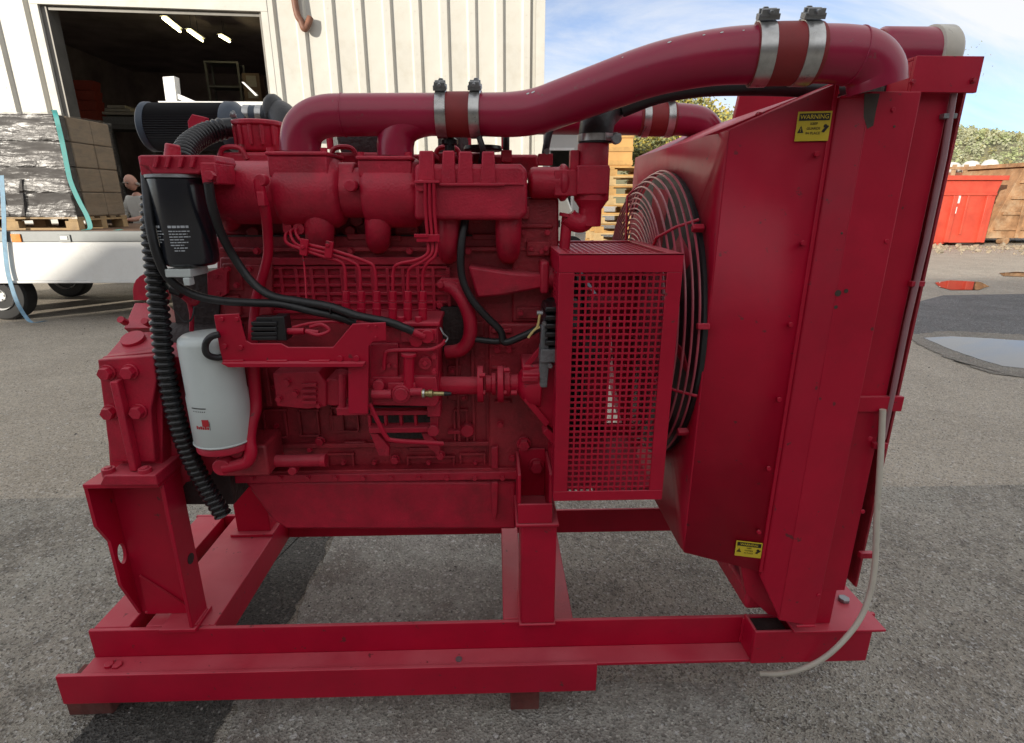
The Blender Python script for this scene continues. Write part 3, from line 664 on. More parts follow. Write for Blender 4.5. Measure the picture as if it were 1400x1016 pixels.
# upper face: the head with bosses between the intake runners
hd = MB().plp([(285,250),(752,250),(752,321),(285,321)], 1.455, 1.74)
head = part('cylinder_head', hd, 'block', bev=.004)
for q in ((470,275,12),(487,300,9),(478,316,7),(520,312,8),(556,285,13),(560,308,8),(652,296,10),(680,300,9),(735,275,11),(738,300,10),(345,318,8),(450,318,8)):
    part('boss', MB().cyp(*q, 1.43, 1.456, 18), 'block', head, bev=.002)
for q in ((470,318,488,338),(505,318,530,340),(540,300,572,330),(640,288,700,334),(700,282,746,330),(400,318,440,330)):
    part('head_pad', MB().bxp(*q, 1.437, 1.456), 'block', head, bev=.003)
# ribbed cover: a lattice of ribs proud of the face
mb = MB().bxp(362,356,612,436, 1.4235, 1.4295)
cols = [363 + 20.7*i for i in range(13)]
for x in cols: mb.bxp(x, 366, x+4.5, 424, 1.413, 1.423)
for y in (364, 376, 388, 400, 412, 424): mb.bxp(362, y, 612, y+4, 1.4135, 1.423)
mb.bxp(360,352,616,362, 1.408, 1.4235)
part('ribbed_cover', mb, 'cast', block, bev=.0012)
part('cover_ledge', MB().bxp(300,338,752,344, 1.412, 1.43), 'block', block)
# lower crankcase relief
mb = MB()
for a in ((408,560,436,598),(452,556,490,592),(446,620,484,642),(556,624,622,640),(628,620,664,638),(360,560,392,600),(620,560,640,608),(668,560,690,600)):
    x0,y0,x1,y1 = a
    mb = MB()
    for b in ((x0,y0,x1,y0+3),(x0,y1-3,x1,y1),(x0,y0+3,x0+3,y1-3),(x1-3,y0+3,x1,y1-3)): mb.bxp(*b, 1.419, 1.4295)
    part('crankcase_rib', mb, 'block', block, bev=.001)
for x in (624,645,665,706,718): part('crankcase_web', MB().bxp(x,470,x+4,612,1.418,1.4295), 'block', block, bev=.001)
part('crankcase_ledge', MB().bxp(360,606,700,612,1.412,1.4295), 'block', block)
for q in ((438,603,7),(368,603,7),(602,622,7),(540,628,7),(636,588,9),(690,560,7),(625,350,6),(652,376,6),(602,417,6)):
    part('bolt', MB().bolt(*q, 1.4185, .012), 'cast', block, bev=.001)
sp = MB().plp([(334,659),(706,659),(706,724),(392,724),(372,712)], 1.40, 1.74)
sump = part('oil_sump', sp, 'cast', bev=.008)
part('sump_flange', MB().bxp(318,648,710,658.5,1.385,1.76), 'cast', sump)
part('block_skirt', MB().bxp(300,642.5,708,647.5,1.395,1.76), 'block', block)
for x in range(345, 700, 38):
    part('bolt', MB().bolt(x, 653, 4.2, 1.3845, .008), 'cast', sump, bev=0)
part('sump_drain_boss', MB().plp([(672,660),(681,660),(680,702),(676,712),(673,702)], 1.385, 1.40).bxp(672,612,681,641,1.388,1.404), 'cast', sump)
part('gearcase', MB().plp([(668,442),(764,442),(764,646),(668,646)], 1.405, 1.7295), 'block', bev=.006)
part('front_cover', MB().plp([(700,270),(764,270),(764,441),(700,441)], 1.415, 1.72), 'block', bev=.006)
rd_ = random.Random(31)
for q in ((306,360,330,398),(336,362,360,392),(306,404,328,432),(704,282,724,300),(704,306,756,312),(706,420,760,436),(640,440,662,460),(672,450,700,456),(672,500,692,506),(676,548,700,552),(720,330,752,350),(612,500,630,514),(612,540,640,548),(360,500,368,556),(450,568,470,590),(470,604,500,610),(640,604,668,610),(560,612,600,618)):
    f_ = 1.4045 if q[0] < 362 else (1.4145 if q[1] < 442 and q[0] > 698 else (1.4045 if q[0] > 666 else 1.4295))
    part('cast_pad', MB().bxp(*q, f_-rd_.uniform(.006,.014), f_), 'block', block, bev=.003)
for q in ((312,368,4),(324,390,4),(342,368,4),(354,386,4),(312,412,4),(712,290,5),(716,318,4),(748,318,4),(712,428,4),(752,428,4),(646,450,4),(680,478,5),(696,478,5),(680,524,4),(684,580,5),(700,626,5),(618,507,3.5),(634,544,3.5),(618,456,4),(612,372,4),(726,340,4),(746,340,4),(372,530,3.5),(378,582,4),(424,614,4),(470,632,3.5),(512,632,3.5),(586,632,3.5),(650,632,3.5)):
    f_ = 1.3925 if q[0] < 362 else (1.403 if q[1] < 442 and q[0] > 698 else (1.395 if q[0] > 666 else 1.418))
    part('bolt', MB().bolt(*q, f_, .009), 'cast', block, bev=0)
for i in range(9): part('cast_number', MB().bxp(648+i*5, 414, 651+i*5, 421, 1.4275, 1.4295), 'block', block, bev=0)
for x in (352, 480, 560, 640, 740): part('head_bolt', MB().bolt(x, 343, 5, 1.4115, .012), 'cast', head, bev=0)
part('gasket', MB().bxp(296,321.2,752,323.5,1.4285,1.4295), 'grime_shade', head, bev=0)
for q in ((474,340,506,346),(520,342,548,348),(646,340,690,346)): part('head_rib', MB().bxp(q[0],q[1]-20,q[2],q[3]-18,1.425,1.4545), 'block', head, bev=.002)
# engine foot below the sump
part('engine_foot', MB().box(V(321,705,1.72).x, V(367,705,1.72).x, 1.72, 1.79, ZS+.012, .56).box(V(316,716,1.72).x, V(374,716,1.72).x, 1.70, 1.81, ZS+.0005, ZS+.0115), 'red')

# ---------------- intake manifold
YM = 1.385
zc = V(500, 264, YM).z; k0 = mpp(V(500, 264, YM)); rM = 41*k0
mb = MB().lathe((V(286,264,YM).x, YM, zc), (1,0,0), [(rM*.72,0),(rM*.9,.008),(rM,.02),(rM,V(452,264,YM).x-V(286,264,YM).x)], 36)
mb.lathe((V(470,264,YM).x, YM, zc), (1,0,0), [(rM*.80,0),(rM*.80,V(580,264,YM).x-V(470,264,YM).x)], 36)
mb.lathe((V(448,254,YM).x, YM, V(448,246,YM).z), (1,0,0), [(rM*.55,0),(rM*.55,.07)], 24)
man = part('intake_manifold', mb, 'cast', bev=.003)
box_ = part('manifold_box', MB().plp([(566,224),(712,224),(721,232),(721,292),(712,301),(566,301)], 1.305, 1.45), 'cast', man, bev=.020); box_.modifiers['bevel'].segments = 4
part('manifold_shelf', MB().bxp(562,250,716,253,1.300,1.306), 'cast', man, bev=.001)
for x0, x1, y0, w_ in ((366,447,207,30),(489,562,213,30)):
    q = MB()
    a, b = V(x0,224,1.318).x, V(x1,224,1.318).x
    q.box(a, b, 1.318, 1.46, V(x0,242,1.318).z, V(x0,y0+6,1.318).z)
    q.box(a-.003, b+.003, 1.314, 1.463, V(x0,y0+6,1.318).z+.0005, V(x0,y0,1.318).z)
    cx = (a+b)/2
    q.lathe((a, YM, zc), (1,0,0), [(rM*1.0,0),(rM*1.12,.012),(rM*1.12,b-a-.004),(rM*1.02,b-a+.008),(rM*.85,b-a+.016)], 32)
    part('manifold_inlet', q, 'cast', man, bev=.003)
    for dx in (.006, b-a-.006):
        for yy in (1.325, 1.452):
            p = Vector((a+dx, yy, V(x0,y0,1.318).z)); part('bolt', MB().cyl(p, p+Vector((0,0,.008)), .008, n=6), 'cast', man, bev=0)
for x0, x1, yb in ((418,456,338),(500,534,336),(598,628,352),(678,712,350),(300,330,306)):
    xm, w2 = (x0+x1)/2, (x1-x0)/2
    q = MB().tube(smooth_path([V(xm,262,1.385), V(xm,290,1.365), V(xm,yb-24,1.362), V(xm,yb-8,1.385), V(xm,yb-2,1.45)], 5), [w2*(1.15-.012*k_)*mpp(V(xm,300,1.37)) for k_ in range(21)], 20)
    part('intake_runner', q, 'cast', man, bev=0, smooth=70)
for x0, x1, y0 in ((573,592,206),(605,621,206),(627,645,207),(659,676,207)):
    q = MB().plp([(x0,y0),(x1,y0),(x1+1,y0+22),(x1+3,252),(x0-3,252),(x0-1,y0+22)], 1.30, 1.33)
    q.bxp(x0+1, y0, x1-1, y0+8, 1.3305, 1.50)
    part('manifold_rib', q, 'cast', man, bev=.003)
part('manifold_flange', MB().bxp(566,247,600,250.5,1.285,1.299).bxp(600,251,690,254,1.295,1.31), 'cast', man, bev=.001)
for x in (478, 575): part('pipe_boss', MB().cyp(x,254,8,1.295,1.36,16), 'cast', man, bev=.002)
# valve covers and cylinder heads behind the manifold
zv = V(500, 209, 1.52).z
mb = MB()
for i in range(6):
    a = V(300+72*i, 214, 1.52).x; mb.box(a, a + .142, 1.50, 1.70, zv-.06, zv - .004*(i % 2))
vc = part('rocker_cover', mb, 'cast', bev=.008)
for x in (318, 470, 612):
    p = V(x, 212, 1.50); part('cover_handle', MB().tube(smooth_path([p+Vector((-.035,0,-.01)), p+Vector((-.02,0,.016)), p+Vector((.02,0,.016)), p+Vector((.035,0,-.01))],5), .006, 8), 'cast', vc, bev=0)
for x in (452, 470, 640, 690):
    p = V(x, 204, 1.58); part('stud', MB().cyl(p, p+Vector((0,0,.03)), .009, n=8).cyl(p+Vector((0,0,.03)), p+Vector((0,0,.036)), .013, n=6), 'cast', vc, bev=0)
part('oil_filler_cap', MB().cyp(615,196,3,1.40,1.401,6).lathe(V(615,206,1.42), (0,0,1), [(.012,0),(.012,.012),(.020,.014),(.020,.024),(.014,.028)], 18), 'plastic', bev=0)
part('breather_cap', MB().lathe(V(660,207,1.46), (0,0,1), [(.045,.0),(.048,.004),(.045,.012)], 24), 'plastic', bev=0)
part('turbo_housing', MB().lathe((V(515,178,1.62).x, 1.62, V(515,178,1.62).z-.02), (0,-1,0), [(.03,-.02),(.085,0),(.10,.03),(.09,.05),(.05,.065),(.03,.066)], 28).lathe((V(600,190,1.6).x,1.62,V(600,190,1.6).z-.02),(1,0,0),[(.05,0),(.075,.02),(.075,.06),(.05,.08)],24), 'grime_shade', bev=0)
for x in (520,545):
    p = V(x,200,1.56); part('head_stud', MB().cyl(p, p+Vector((0,0,.045)), .006, n=8), 'cast', bev=0)

# ---------------- charge air pipe over the engine
path = [(411,209,1.395),(411,192,1.395),(416,176,1.395),(430,164,1.395),(450,158.5,1.395),(480,157.5,1.395),(560,157,1.395),(606,157,1.395),(651,157,1.392),(700,157,1.375),(735,152,1.355),(770,140,1.325),(820,121.5,1.285),(880,100,1.24),(930,87,1.205),(985,78,1.175),(1040,75,1.16),(1100,74,1.15),(1150,75,1.15),(1180,81,1.15),(1196,98,1.15),(1199,120,1.15)]
P = [V(*q) for q in path]
def rad(q): return (27.0 + max(0, min(1, (q[0]-640)/400))*9.0)*mpp(V(*q))
SP = smooth_path(P, 5)
RR = []
for i in range(len(SP)):
    f = i/5; j = min(int(f), len(path)-2); t = f-j; RR.append(rad(path[j])*(1-t) + rad(path[j+1])*t)
cpipe = part('charge_air_pipe', MB().tube(SP, RR, 36), 'pipe', bev=0, smooth=60)
bp = [(541,214,1.40),(541,196,1.40),(546,178,1.40),(560,166,1.398),(585,159,1.396),(625,157,1.394)]
part('branch_pipe', MB().tube(smooth_path([V(*q) for q in bp],6), 25*mpp(V(541,190,1.4)), 30), 'pipe', cpipe, bev=0, smooth=60)
def on_path(px):
    for i in range(len(SP)-1):
        a = proj(SP[i])[0]; b = proj(SP[i+1])[0]
        if a <= px <= b:
            t = (px-a)/(b-a+1e-9); return SP[i].lerp(SP[i+1], t), (SP[i+1]-SP[i]).normalized(), RR[i]*(1-t)+RR[i+1]*t
    return SP[-1], Vector((1,0,0)), RR[-1]
def proj(p):
    q = p - Vector((0,0,EYE)); f = Vector((math.sin(YAW)*math.cos(PITCH), math.cos(YAW)*math.cos(PITCH), -math.sin(PITCH)))
    r = Vector((math.cos(YAW), -math.sin(YAW), 0)); d = f.cross(r); z = q.dot(f)
    return 700+F_PX*q.dot(r)/z, 508+F_PX*q.dot(d)/z
def hose_clamp(c, t, r, w, ang=0.0, up=None, scr=1.0):
    up = up or Vector((0,-.35,1)); up = (up - t*up.dot(t)).normalized(); sd = t.cross(up)
    cl = MB().lathe(c - t*w/2, t, [(r*.98,0),(r*1.03,.0005),(r*1.03,w-.0005),(r*.98,w)], 40).build('hose_clamp', M['steel'], eng, 0)
    h = MB().obox(c + up*(r*1.03+.007*scr), t*(w*.62), sd*.014*scr, up*.006*scr)
    h.obox(c + up*(r*1.03+.015*scr) - sd*.012*scr, t*(w*.5), sd*.004*scr, up*.007*scr); h.obox(c + up*(r*1.03+.015*scr) + sd*.012*scr, t*(w*.5), sd*.004*scr, up*.007*scr)
    h.cyl(c + up*(r*1.03+.016*scr) - sd*.03*scr, c + up*(r*1.03+.016*scr) + sd*.028*scr, .0048*scr, n=10)
    h.cyl(c + up*(r*1.03+.016*scr) - sd*.038*scr, c + up*(r*1.03+.016*scr) - sd*.03*scr, .009*scr, n=6)
    h.build('clamp_screw', M['zinc'], cl, .0008)
    s2 = MB().obox(c - sd*0 + up*0 - sd*(r*1.045)*0.55 + up*(r*1.045)*.83, t*(w*.5), (sd*.8+up*.55)*.016*scr, (up*.8-sd*.55)*.0012)
    s2.build('clamp_tab', M['steel'], cl, 0)
    return cl
def sleeve(x0, x1, thick):
    i0 = [i for i in range(len(SP)) if x0 <= proj(SP[i])[0] <= x1]
    a, ta, ra = on_path(x0); b, tb, rb = on_path(x1)
    pts = [a] + [SP[i] for i in i0] + [b]; rs = [ra+thick] + [RR[i]+thick for i in i0] + [rb+thick]
    part('pipe_sleeve', MB().tube(pts, rs, 36), 'sleeve', bev=0, smooth=60)
sleeve(597, 658, .0028); sleeve(1028, 1112, .004)
for px, w_ in ((604,.024),(651,.024),(1040,.030),(1098,.030)):
    c, t, r = on_path(px); hose_clamp(c, t, r+.004, w_, scr=.85 if px < 700 else .82)
part('belly_hose', MB().tbp([(850,150,1.42),(900,131,1.40),(960,121,1.36),(1020,119,1.33),(1080,120,1.32),(1160,124,1.32)], 11, 14), 'rubber', bev=0)
for px in (470, 1166):
    c, t, r__ = on_path(px); part('weld_seam', MB().ring(c, t, r__ + .0004, .0016, 48, 6), 'pipe', cpipe, bev=0)
# paint chips on the pipe
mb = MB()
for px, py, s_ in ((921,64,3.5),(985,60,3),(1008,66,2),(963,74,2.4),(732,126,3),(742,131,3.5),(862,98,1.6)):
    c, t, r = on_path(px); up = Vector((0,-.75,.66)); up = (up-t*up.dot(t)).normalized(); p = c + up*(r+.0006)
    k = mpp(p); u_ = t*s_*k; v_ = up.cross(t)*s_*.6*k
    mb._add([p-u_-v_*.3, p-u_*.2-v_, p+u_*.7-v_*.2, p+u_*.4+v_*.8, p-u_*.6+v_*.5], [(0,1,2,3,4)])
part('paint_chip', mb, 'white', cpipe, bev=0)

# ---------------- far side pipe, air filter, black elbows
fp = [(690,162,1.86),(760,162,1.86),(840,163,1.86),(896,163,1.86),(935,164,1.86),(958,169,1.86),(969,184,1.86),(972,205,1.86)]
FP = smooth_path([V(*q) for q in fp],6); rf = 20.5*mpp(V(880,163,1.86))
part('far_side_pipe', MB().tube(FP, rf, 28), 'pipe', bev=0, smooth=60)
a, b = V(881,163,1.86), V(913,163,1.86)
part('pipe_sleeve', MB().cyl(a-Vector((.018,0,0)), b+Vector((.018,0,0)), rf+.004, n=32), 'sleeve', bev=.001, smooth=60)
for c in (a, b): hose_clamp(c, Vector((1,0,0)), rf+.005, .022)
af0, af1 = V(203,174,1.72), V(330,174,1.72); ra = 31*mpp(af0); Ln = (af1-af0).length
prof = [(ra*.2,0),(ra*.98,.002)]
for i in range(1): pass
filt = MB()
nn = 64; L0 = af0 + Vector((.02,0,0)); L1 = af1 - Vector((.03,0,0))
q = []
for e_ in (L0, L1):
    for i in range(nn*2):
        a_ = math.pi*i/nn; r_ = ra*(.985 if i % 2 else .915); q.append(e_ + Vector((0, math.cos(a_)*r_, math.sin(a_)*r_)))
filt._add(q, [(i, (i+1) % (2*nn), (i+1) % (2*nn)+2*nn, i+2*nn) for i in range(2*nn)])
air = part('air_filter', filt, 'pleat', bev=0, smooth=0)
part('filter_end_cap', MB().lathe(af0, (1,0,0), [(ra*.3,0),(ra*.96,0),(ra*1.02,.004),(ra*1.02,.016),(ra*.98,.020)], 40), 'bluegrey', air, bev=0)
part('filter_end_cap', MB().lathe(af1-Vector((.036,0,0)), (1,0,0), [(ra*.98,0),(ra*1.04,.006),(ra*1.02,.03),(ra*.75,.05),(ra*.6,.06)], 40), 'bluegrey', air, bev=0)
mb = MB().cyl(V(338,158,1.72), V(382,158,1.72), ra*.42, n=24)
part('filter_outlet', mb, 'bluegrey', air, bev=0)
for x in (340, 357): hose_clamp(V(x,158,1.72), Vector((1,0,0)), ra*.42, .018, up=Vector((0,1,.2)), scr=.5)
part('rubber_elbow', MB().tbp([(374,160,1.72),(384,160,1.70),(391,170,1.67),(393,190,1.64),(394,212,1.62)], 21, 22), 'rubber', bev=0)
part('elbow_bead', MB().ring(V(377,160,1.72), (1,0,0), ra*.62, .02, 32, 10), 'rubber', bev=0)
# breather canister with its corrugated hose
ct = V(352,166,1.56); kc = mpp(ct)
can = part('breather_canister', MB().lathe(ct, (0,0,-1), [(30*kc,0),(34*kc,.002),(34*kc,.012),(31*kc,.014),(29*kc,.06),(27*kc,.072),(20*kc,.078)], 32), 'cast', bev=.002)
for a_ in range(7):
    an = R(190+a_*27); p = ct + Vector((math.cos(an)*31*kc, math.sin(an)*31*kc, -.014)); part('canister_rib', MB().cyl(p, p - Vector((0,0,.045)), .006, .004, 8), 'cast', can, bev=0)
part('canister_stalk', MB().bxp(325,196,350,214,1.56,1.62), 'cast', can)
def corrugated(name, pts, rp, pitch, depth_, m='loom', sm=10):
    PP = smooth_path([V(*q) for q in pts], sm); k = sum(mpp(p) for p in PP)/len(PP)
    # resample evenly
    o = [PP[0]]; rs = []; step = pitch/6; acc = 0; 
    for i in range(len(PP)-1):
        seg = PP[i+1]-PP[i]; l = seg.length; d = step-acc
        while d <= l: o.append(PP[i]+seg*(d/l)); d += step
        acc = l-(d-step)
    prof_ = [0, .75, 1, 1, .75, 0]
    rs = [rp*k*(1-depth_) + rp*k*depth_*prof_[i % 6] for i in range(len(o))]
    return MB().tube(o, rs, 16).build(name, M[m], eng, 0, smooth=50)
corrugated('breather_hose', [(250,222,1.36),(254,205,1.40),(266,192,1.45),(284,182,1.50),(305,176,1.53)], 15, .013, .16)
part('hose_cuff', MB().tbp([(300,177,1.525),(314,175,1.54),(328,174,1.55)], 12.5, 20), 'plastic', bev=0)
hose_clamp(V(322,174.5,1.545), Vector((1,.3,.02)).normalized(), 13*mpp(V(322,174,1.545)), .012, scr=.5)
part('valve_lever', MB().plp([(256,166),(262,156),(280,160),(280,180),(258,182)], 1.60, 1.625), 'red')

# ---------------- fuel filter (black) and its head
yf = 1.285
ff_t, ff_b = V(251,243,yf), V(254,362,yf); kf = mpp(ff_t); x0_, zt_, zb_ = V(252,300,yf).x, ff_t.z, ff_b.z
rr = 37*mpp(V(252,300,yf))
ffm = MB().lathe((x0_, yf, zt_), (0,0,-1), [(rr*.9,-.002),(rr*.98,.004),(rr*.98,zt_-zb_-.02),(rr*.93,zt_-zb_-.006),(rr*.8,zt_-zb_)], 40)
ff = part('fuel_filter', ffm, 'blackpaint', bev=0)
part('filter_seam', MB().lathe((x0_, yf, zt_), (0,0,-1), [(rr*.9,-.006),(rr*1.02,-.005),(rr*1.02,.001),(rr*.9,.002)], 40), 'zinc', ff, bev=0)
part('drain_valve', MB().box(x0_-.035, x0_+.02, yf-.05, yf+.03, zb_-.022, zb_-.004).box(x0_+.002, x0_+.016, yf-.052, yf-.03, zb_-.04, zb_-.0225), 'white', ff)
def on_cyl(cx, cy, r, dx, z, out=.0008):            # a point on an upright cylinder's camera side
    a = dx/r; return Vector((cx + math.sin(a)*(r+out), cy - math.cos(a)*(r+out), z))
def cyl_patch(mb, cx, cy, r, d0, d1, z0, z1, n=4):
    for i in range(n):
        a, b = d0+(d1-d0)*i/n, d0+(d1-d0)*(i+1)/n
        mb.quad(on_cyl(cx,cy,r,a,z0), on_cyl(cx,cy,r,b,z0), on_cyl(cx,cy,r,b,z1), on_cyl(cx,cy,r,a,z1))
mb = MB(); rnd = random.Random(3)
for d0, n_, w0 in ((-.048,6,.03),(-.006,9,.042)):
    z = zt_ - .098
    for i in range(n_):
        h = .0048 if i == 0 else .0022
        d = d0 + (.006 if i > 6 else 0); end = d0 + w0*rnd.uniform(.6,1)
        while d < end:
            l = rnd.uniform(.003,.009); cyl_patch(mb, x0_, yf, rr*.98, d, min(d+l,end), z, z-h, 2); d += l+.0014
        z -= .0105 if i == 0 else .0058
part('lettering', mb, 'greyink', ff, bev=0, smooth=0)
fh = MB().plp([(190,212),(292,212),(296,222),(292,230),(278,230),(272,238),(208,238),(202,228),(190,226)], yf-.045, yf+.05)
fh.cyl(V(236,216,yf), V(236,197,yf), .017, .014, 10)
fh.bxp(274,222,296,252, yf-.05, yf+.04)
fh.bxp(190,213,207,240, yf-.03, yf+.03)
head_f = part('filter_head', fh, 'cast', bev=.003)
for x in (212,228,246,262): part('head_rib', MB().plp([(x,213),(x+5,213),(x+1,229),(x-4,229)], yf-.054, yf-.0455), 'cast', head_f, bev=.001)
part('banjo_bolt', MB().cyp(285,240,7,yf-.066,yf-.0505,6), 'cast', head_f, bev=.001)

# ---------------- oil filter (white)
yo = 1.275
ot, ob = V(292,462,yo), V(303,600,yo); xo = V(298,540,yo).x; ro = 38.5*mpp(V(298,540,yo)); H_ = ot.z-ob.z
of = part('oil_filter', MB().lathe((xo, yo, ot.z), (0,0,-1), [(ro*.55,-.012),(ro*.8,-.010),(ro*.93,-.003),(ro*.97,.008),(ro*.97,H_*.50),(ro*1.0,H_*.53),(ro*1.0,H_-.004),(ro*.97,H_)], 48), 'white', bev=0)
part('filter_base', MB().lathe((xo, yo, ob.z), (0,0,-1), [(ro*.93,.001),(ro*.96,.004),(ro*.96,.018),(ro*.8,.024)], 40), 'cast', of, bev=.001)
part('filter_neck', MB().box(xo-.03, xo+.09, yo+.01, yo+.12, ob.z-.11, ob.z-.0245), 'block', bev=.006)
zl = V(276,560,yo).z
mb = MB(); cyl_patch(mb, xo, yo, ro, -.012, .004, zl, zl-.017)
for i in range(6): cyl_patch(mb, xo, yo, ro, -.029+i*.0055, -.0247+i*.0055, zl-.0185 + (.002 if i in (0,2,4) else 0), zl-.0245, 1)
part('filter_logo', mb, 'redink', of, bev=0, smooth=0)
mb = MB(); cyl_patch(mb, xo, yo, ro, -.034, .003, zl+.0285, zl+.026)
for i in range(7): cyl_patch(mb, xo, yo, ro, -.031+i*.0048, -.0285+i*.0048, zl+.0205, zl+.0185, 1)
mb.quad(on_cyl(xo,yo,ro,.0045,zl-.004), on_cyl(xo,yo,ro,.0055,zl-.004), on_cyl(xo,yo,ro,.0055,zl-.026), on_cyl(xo,yo,ro,.0045,zl-.026))
part('lettering', mb, 'ink', of, bev=0, smooth=0)
part('rim_bead', MB().ring((xo,yo,ob.z+.004), (0,0,1), ro, .0022, 48, 6), 'white', of, bev=0)
part('cable_loop', MB().tube(smooth_path([V(*q) for q in ((300,457,1.205),(288,461,1.20),(281,471,1.20),(283,484,1.20),(296,489,1.215),(312,486,1.23))],6), .0075, 12), 'rubber', bev=0)
# oil fittings and pipes at the base of the filter
for q in ((322,618,10,1.255),(302,640,12,1.235),(288,617,6,1.262),(372,633,5,1.33),(399,645,6,1.33)):
    part('fitting', MB().cyp(q[0],q[1],q[2],q[3],q[3]+.06,18), 'cast', bev=.002)
part('oil_pipe', MB().tbp([(346,500,1.31),(349,540,1.305),(349,560,1.295),(344,578,1.28),(341,600,1.265),(343,618,1.255),(338,631,1.25),(325,636,1.248),(306,640,1.245)], 8.2, 16), 'red', bev=0)
part('oil_pipe', MB().tbp([(352,630,1.33),(400,630,1.34),(442,629,1.345)], 8.5, 16), 'cast', bev=0)
part('oil_pipe', MB().cyl(V(438,629,1.344), V(446,629,1.344), .0175, n=18), 'cast', bev=.001)
part('vent_pipe', MB().tbp([(354,246,1.285),(356,262,1.285),(363,290,1.30),(366,320,1.325),(366,350,1.34),(357,385,1.345),(350,410,1.345),(346,450,1.33),(346,500,1.31)], 6.6, 14), 'red', bev=0)
part('vent_banjo', MB().cyp(355,246,8,1.275,1.30,14).bxp(351,262,361,282,1.272,1.292), 'cast', bev=.002)

# ---------------- injection pump
pm = MB().plp([(478,446),(599,446),(599,532),(478,532)], 1.275, 1.40)
pm.bxp(476,441,601,447,1.262,1.40)
pump = part('injection_pump', pm, 'cast', bev=.003)
part('pump_panel', MB().plp([(506,470),(544,470),(544,515),(520,530),(506,530)], 1.262, 1.275).plp([(548,450),(597,450),(597,470),(548,468)], 1.262, 1.2749), 'cast', pump, bev=.002)
part('pump_column', MB().cyl(V(559,486,1.25), V(559,530,1.25), .0125, n=16).cyl(V(559,483,1.25), V(559,487,1.25), .018, n=16), 'red', pump, bev=.001)
part('pump_cap', MB().cyp(584,461,9,1.243,1.27,18).cyp(569,466,9,1.25,1.27,18).tbp([(562,452,1.24),(571,457,1.24),(580,461,1.245)],4.5,10), 'red', pump, bev=.001)
part('pump_plug', MB().cyp(581,497,9,1.262,1.275,20).cyp(581,497,5,1.257,1.262,4), 'cast', pump, bev=.001)
for q in ((523,505),(594,487),(594,508),(551,517),(510,522),(532,500),(541,500)): part('bolt', MB().bolt(*q,4.5 if q[0] not in (532,541) else 3.5,1.2615,.008), 'cast', pump, bev=0)
part('bleed_pipe', MB().tbp([(525,505,1.25),(526,487,1.25),(532,480,1.25),(560,478.5,1.248),(588,478,1.246),(603,472,1.245),(609,465,1.245)], 2.6, 8), 'red', bev=0)
part('pump_wire', MB().tbp([(602,448,1.25),(606,456,1.245),(612,462,1.245),(609,468,1.24)], 1.2, 6), 'zinc', bev=0)
lf = MB().plp([(509,516),(596,516),(600,548),(596,556),(509,554)], 1.255, 1.40)
lf.cyp(548,540,13,1.232,1.255,24).cyp(548,540,9.5,1.226,1.2325,24)
lf.cyl(V(508,539,1.24), V(536,539,1.24), .0115, n=14).cyl(V(560,536,1.24), V(578,536,1.24), .010, n=14)
lf.cyp(517,528,8,1.238,1.255,12).bxp(530,524,568,536,1.245,1.255)
part('lift_pump', lf, 'cast', bev=.002)
p0 = V(577,538,1.235); px_ = Vector((1,0,-.02)).normalized(); k = mpp(p0)
st = part('stop_plunger', MB().lathe(p0, px_, [(6*k,0),(6*k,4*k),(4.4*k,5*k),(4.4*k,8*k),(5.6*k,9*k),(5.6*k,14*k),(3.4*k,16*k),(3.0*k,30*k)], 14), 'brass', bev=0)
part('plunger_tip', MB().lathe(p0+px_*30*k, px_, [(2.8*k,0.2*k),(3.2*k,2*k),(2.2*k,10*k)], 10), 'rubber', st, bev=0)
part('plunger_ring', MB().lathe(p0+px_*1*k, px_, [(6*k,0),(6.6*k,.2*k),(6.6*k,2.6*k),(6*k,2.8*k)], 14), 'steel', st, bev=0)
# mounting lattice under the pump
mb = MB().bxp(506,562,585,568,1.31,1.335).bxp(504,585,590,592,1.30,1.335)
for x in (525,546,566,503): mb.bxp(x,568,x+4,585,1.315,1.333)
mb.bxp(584,552,602,570,1.28,1.335).plp([(588,570),(600,570),(598,592),(588,592)],1.305,1.333).cyp(592,590,8,1.29,1.30,16)
mb.plp([(506,593),(516,593),(532,612),(532,624),(518,624)],1.315,1.333).plp([(576,593),(586,593),(602,612),(600,624),(584,610)],1.315,1.333)
part('pump_bracket', mb, 'cast', bev=.0015)
part('shadow_recess', MB().bxp(505,556,590,600,1.412,1.4185), 'grime_shade', bev=0)  # dark slab painting shade into the gap under the pump
part('drain_pipe', MB().tbp([(505,552,1.24),(516,575,1.24),(527,596,1.245),(536,602,1.25),(570,604.5,1.27),(606,606.5,1.29)], 3.2, 10), 'red', bev=0)
part('crank_plug', MB().cyp(639,590,9,1.40,1.43,18).bxp(612,589,630,594,1.41,1.43), 'cast', bev=.002)
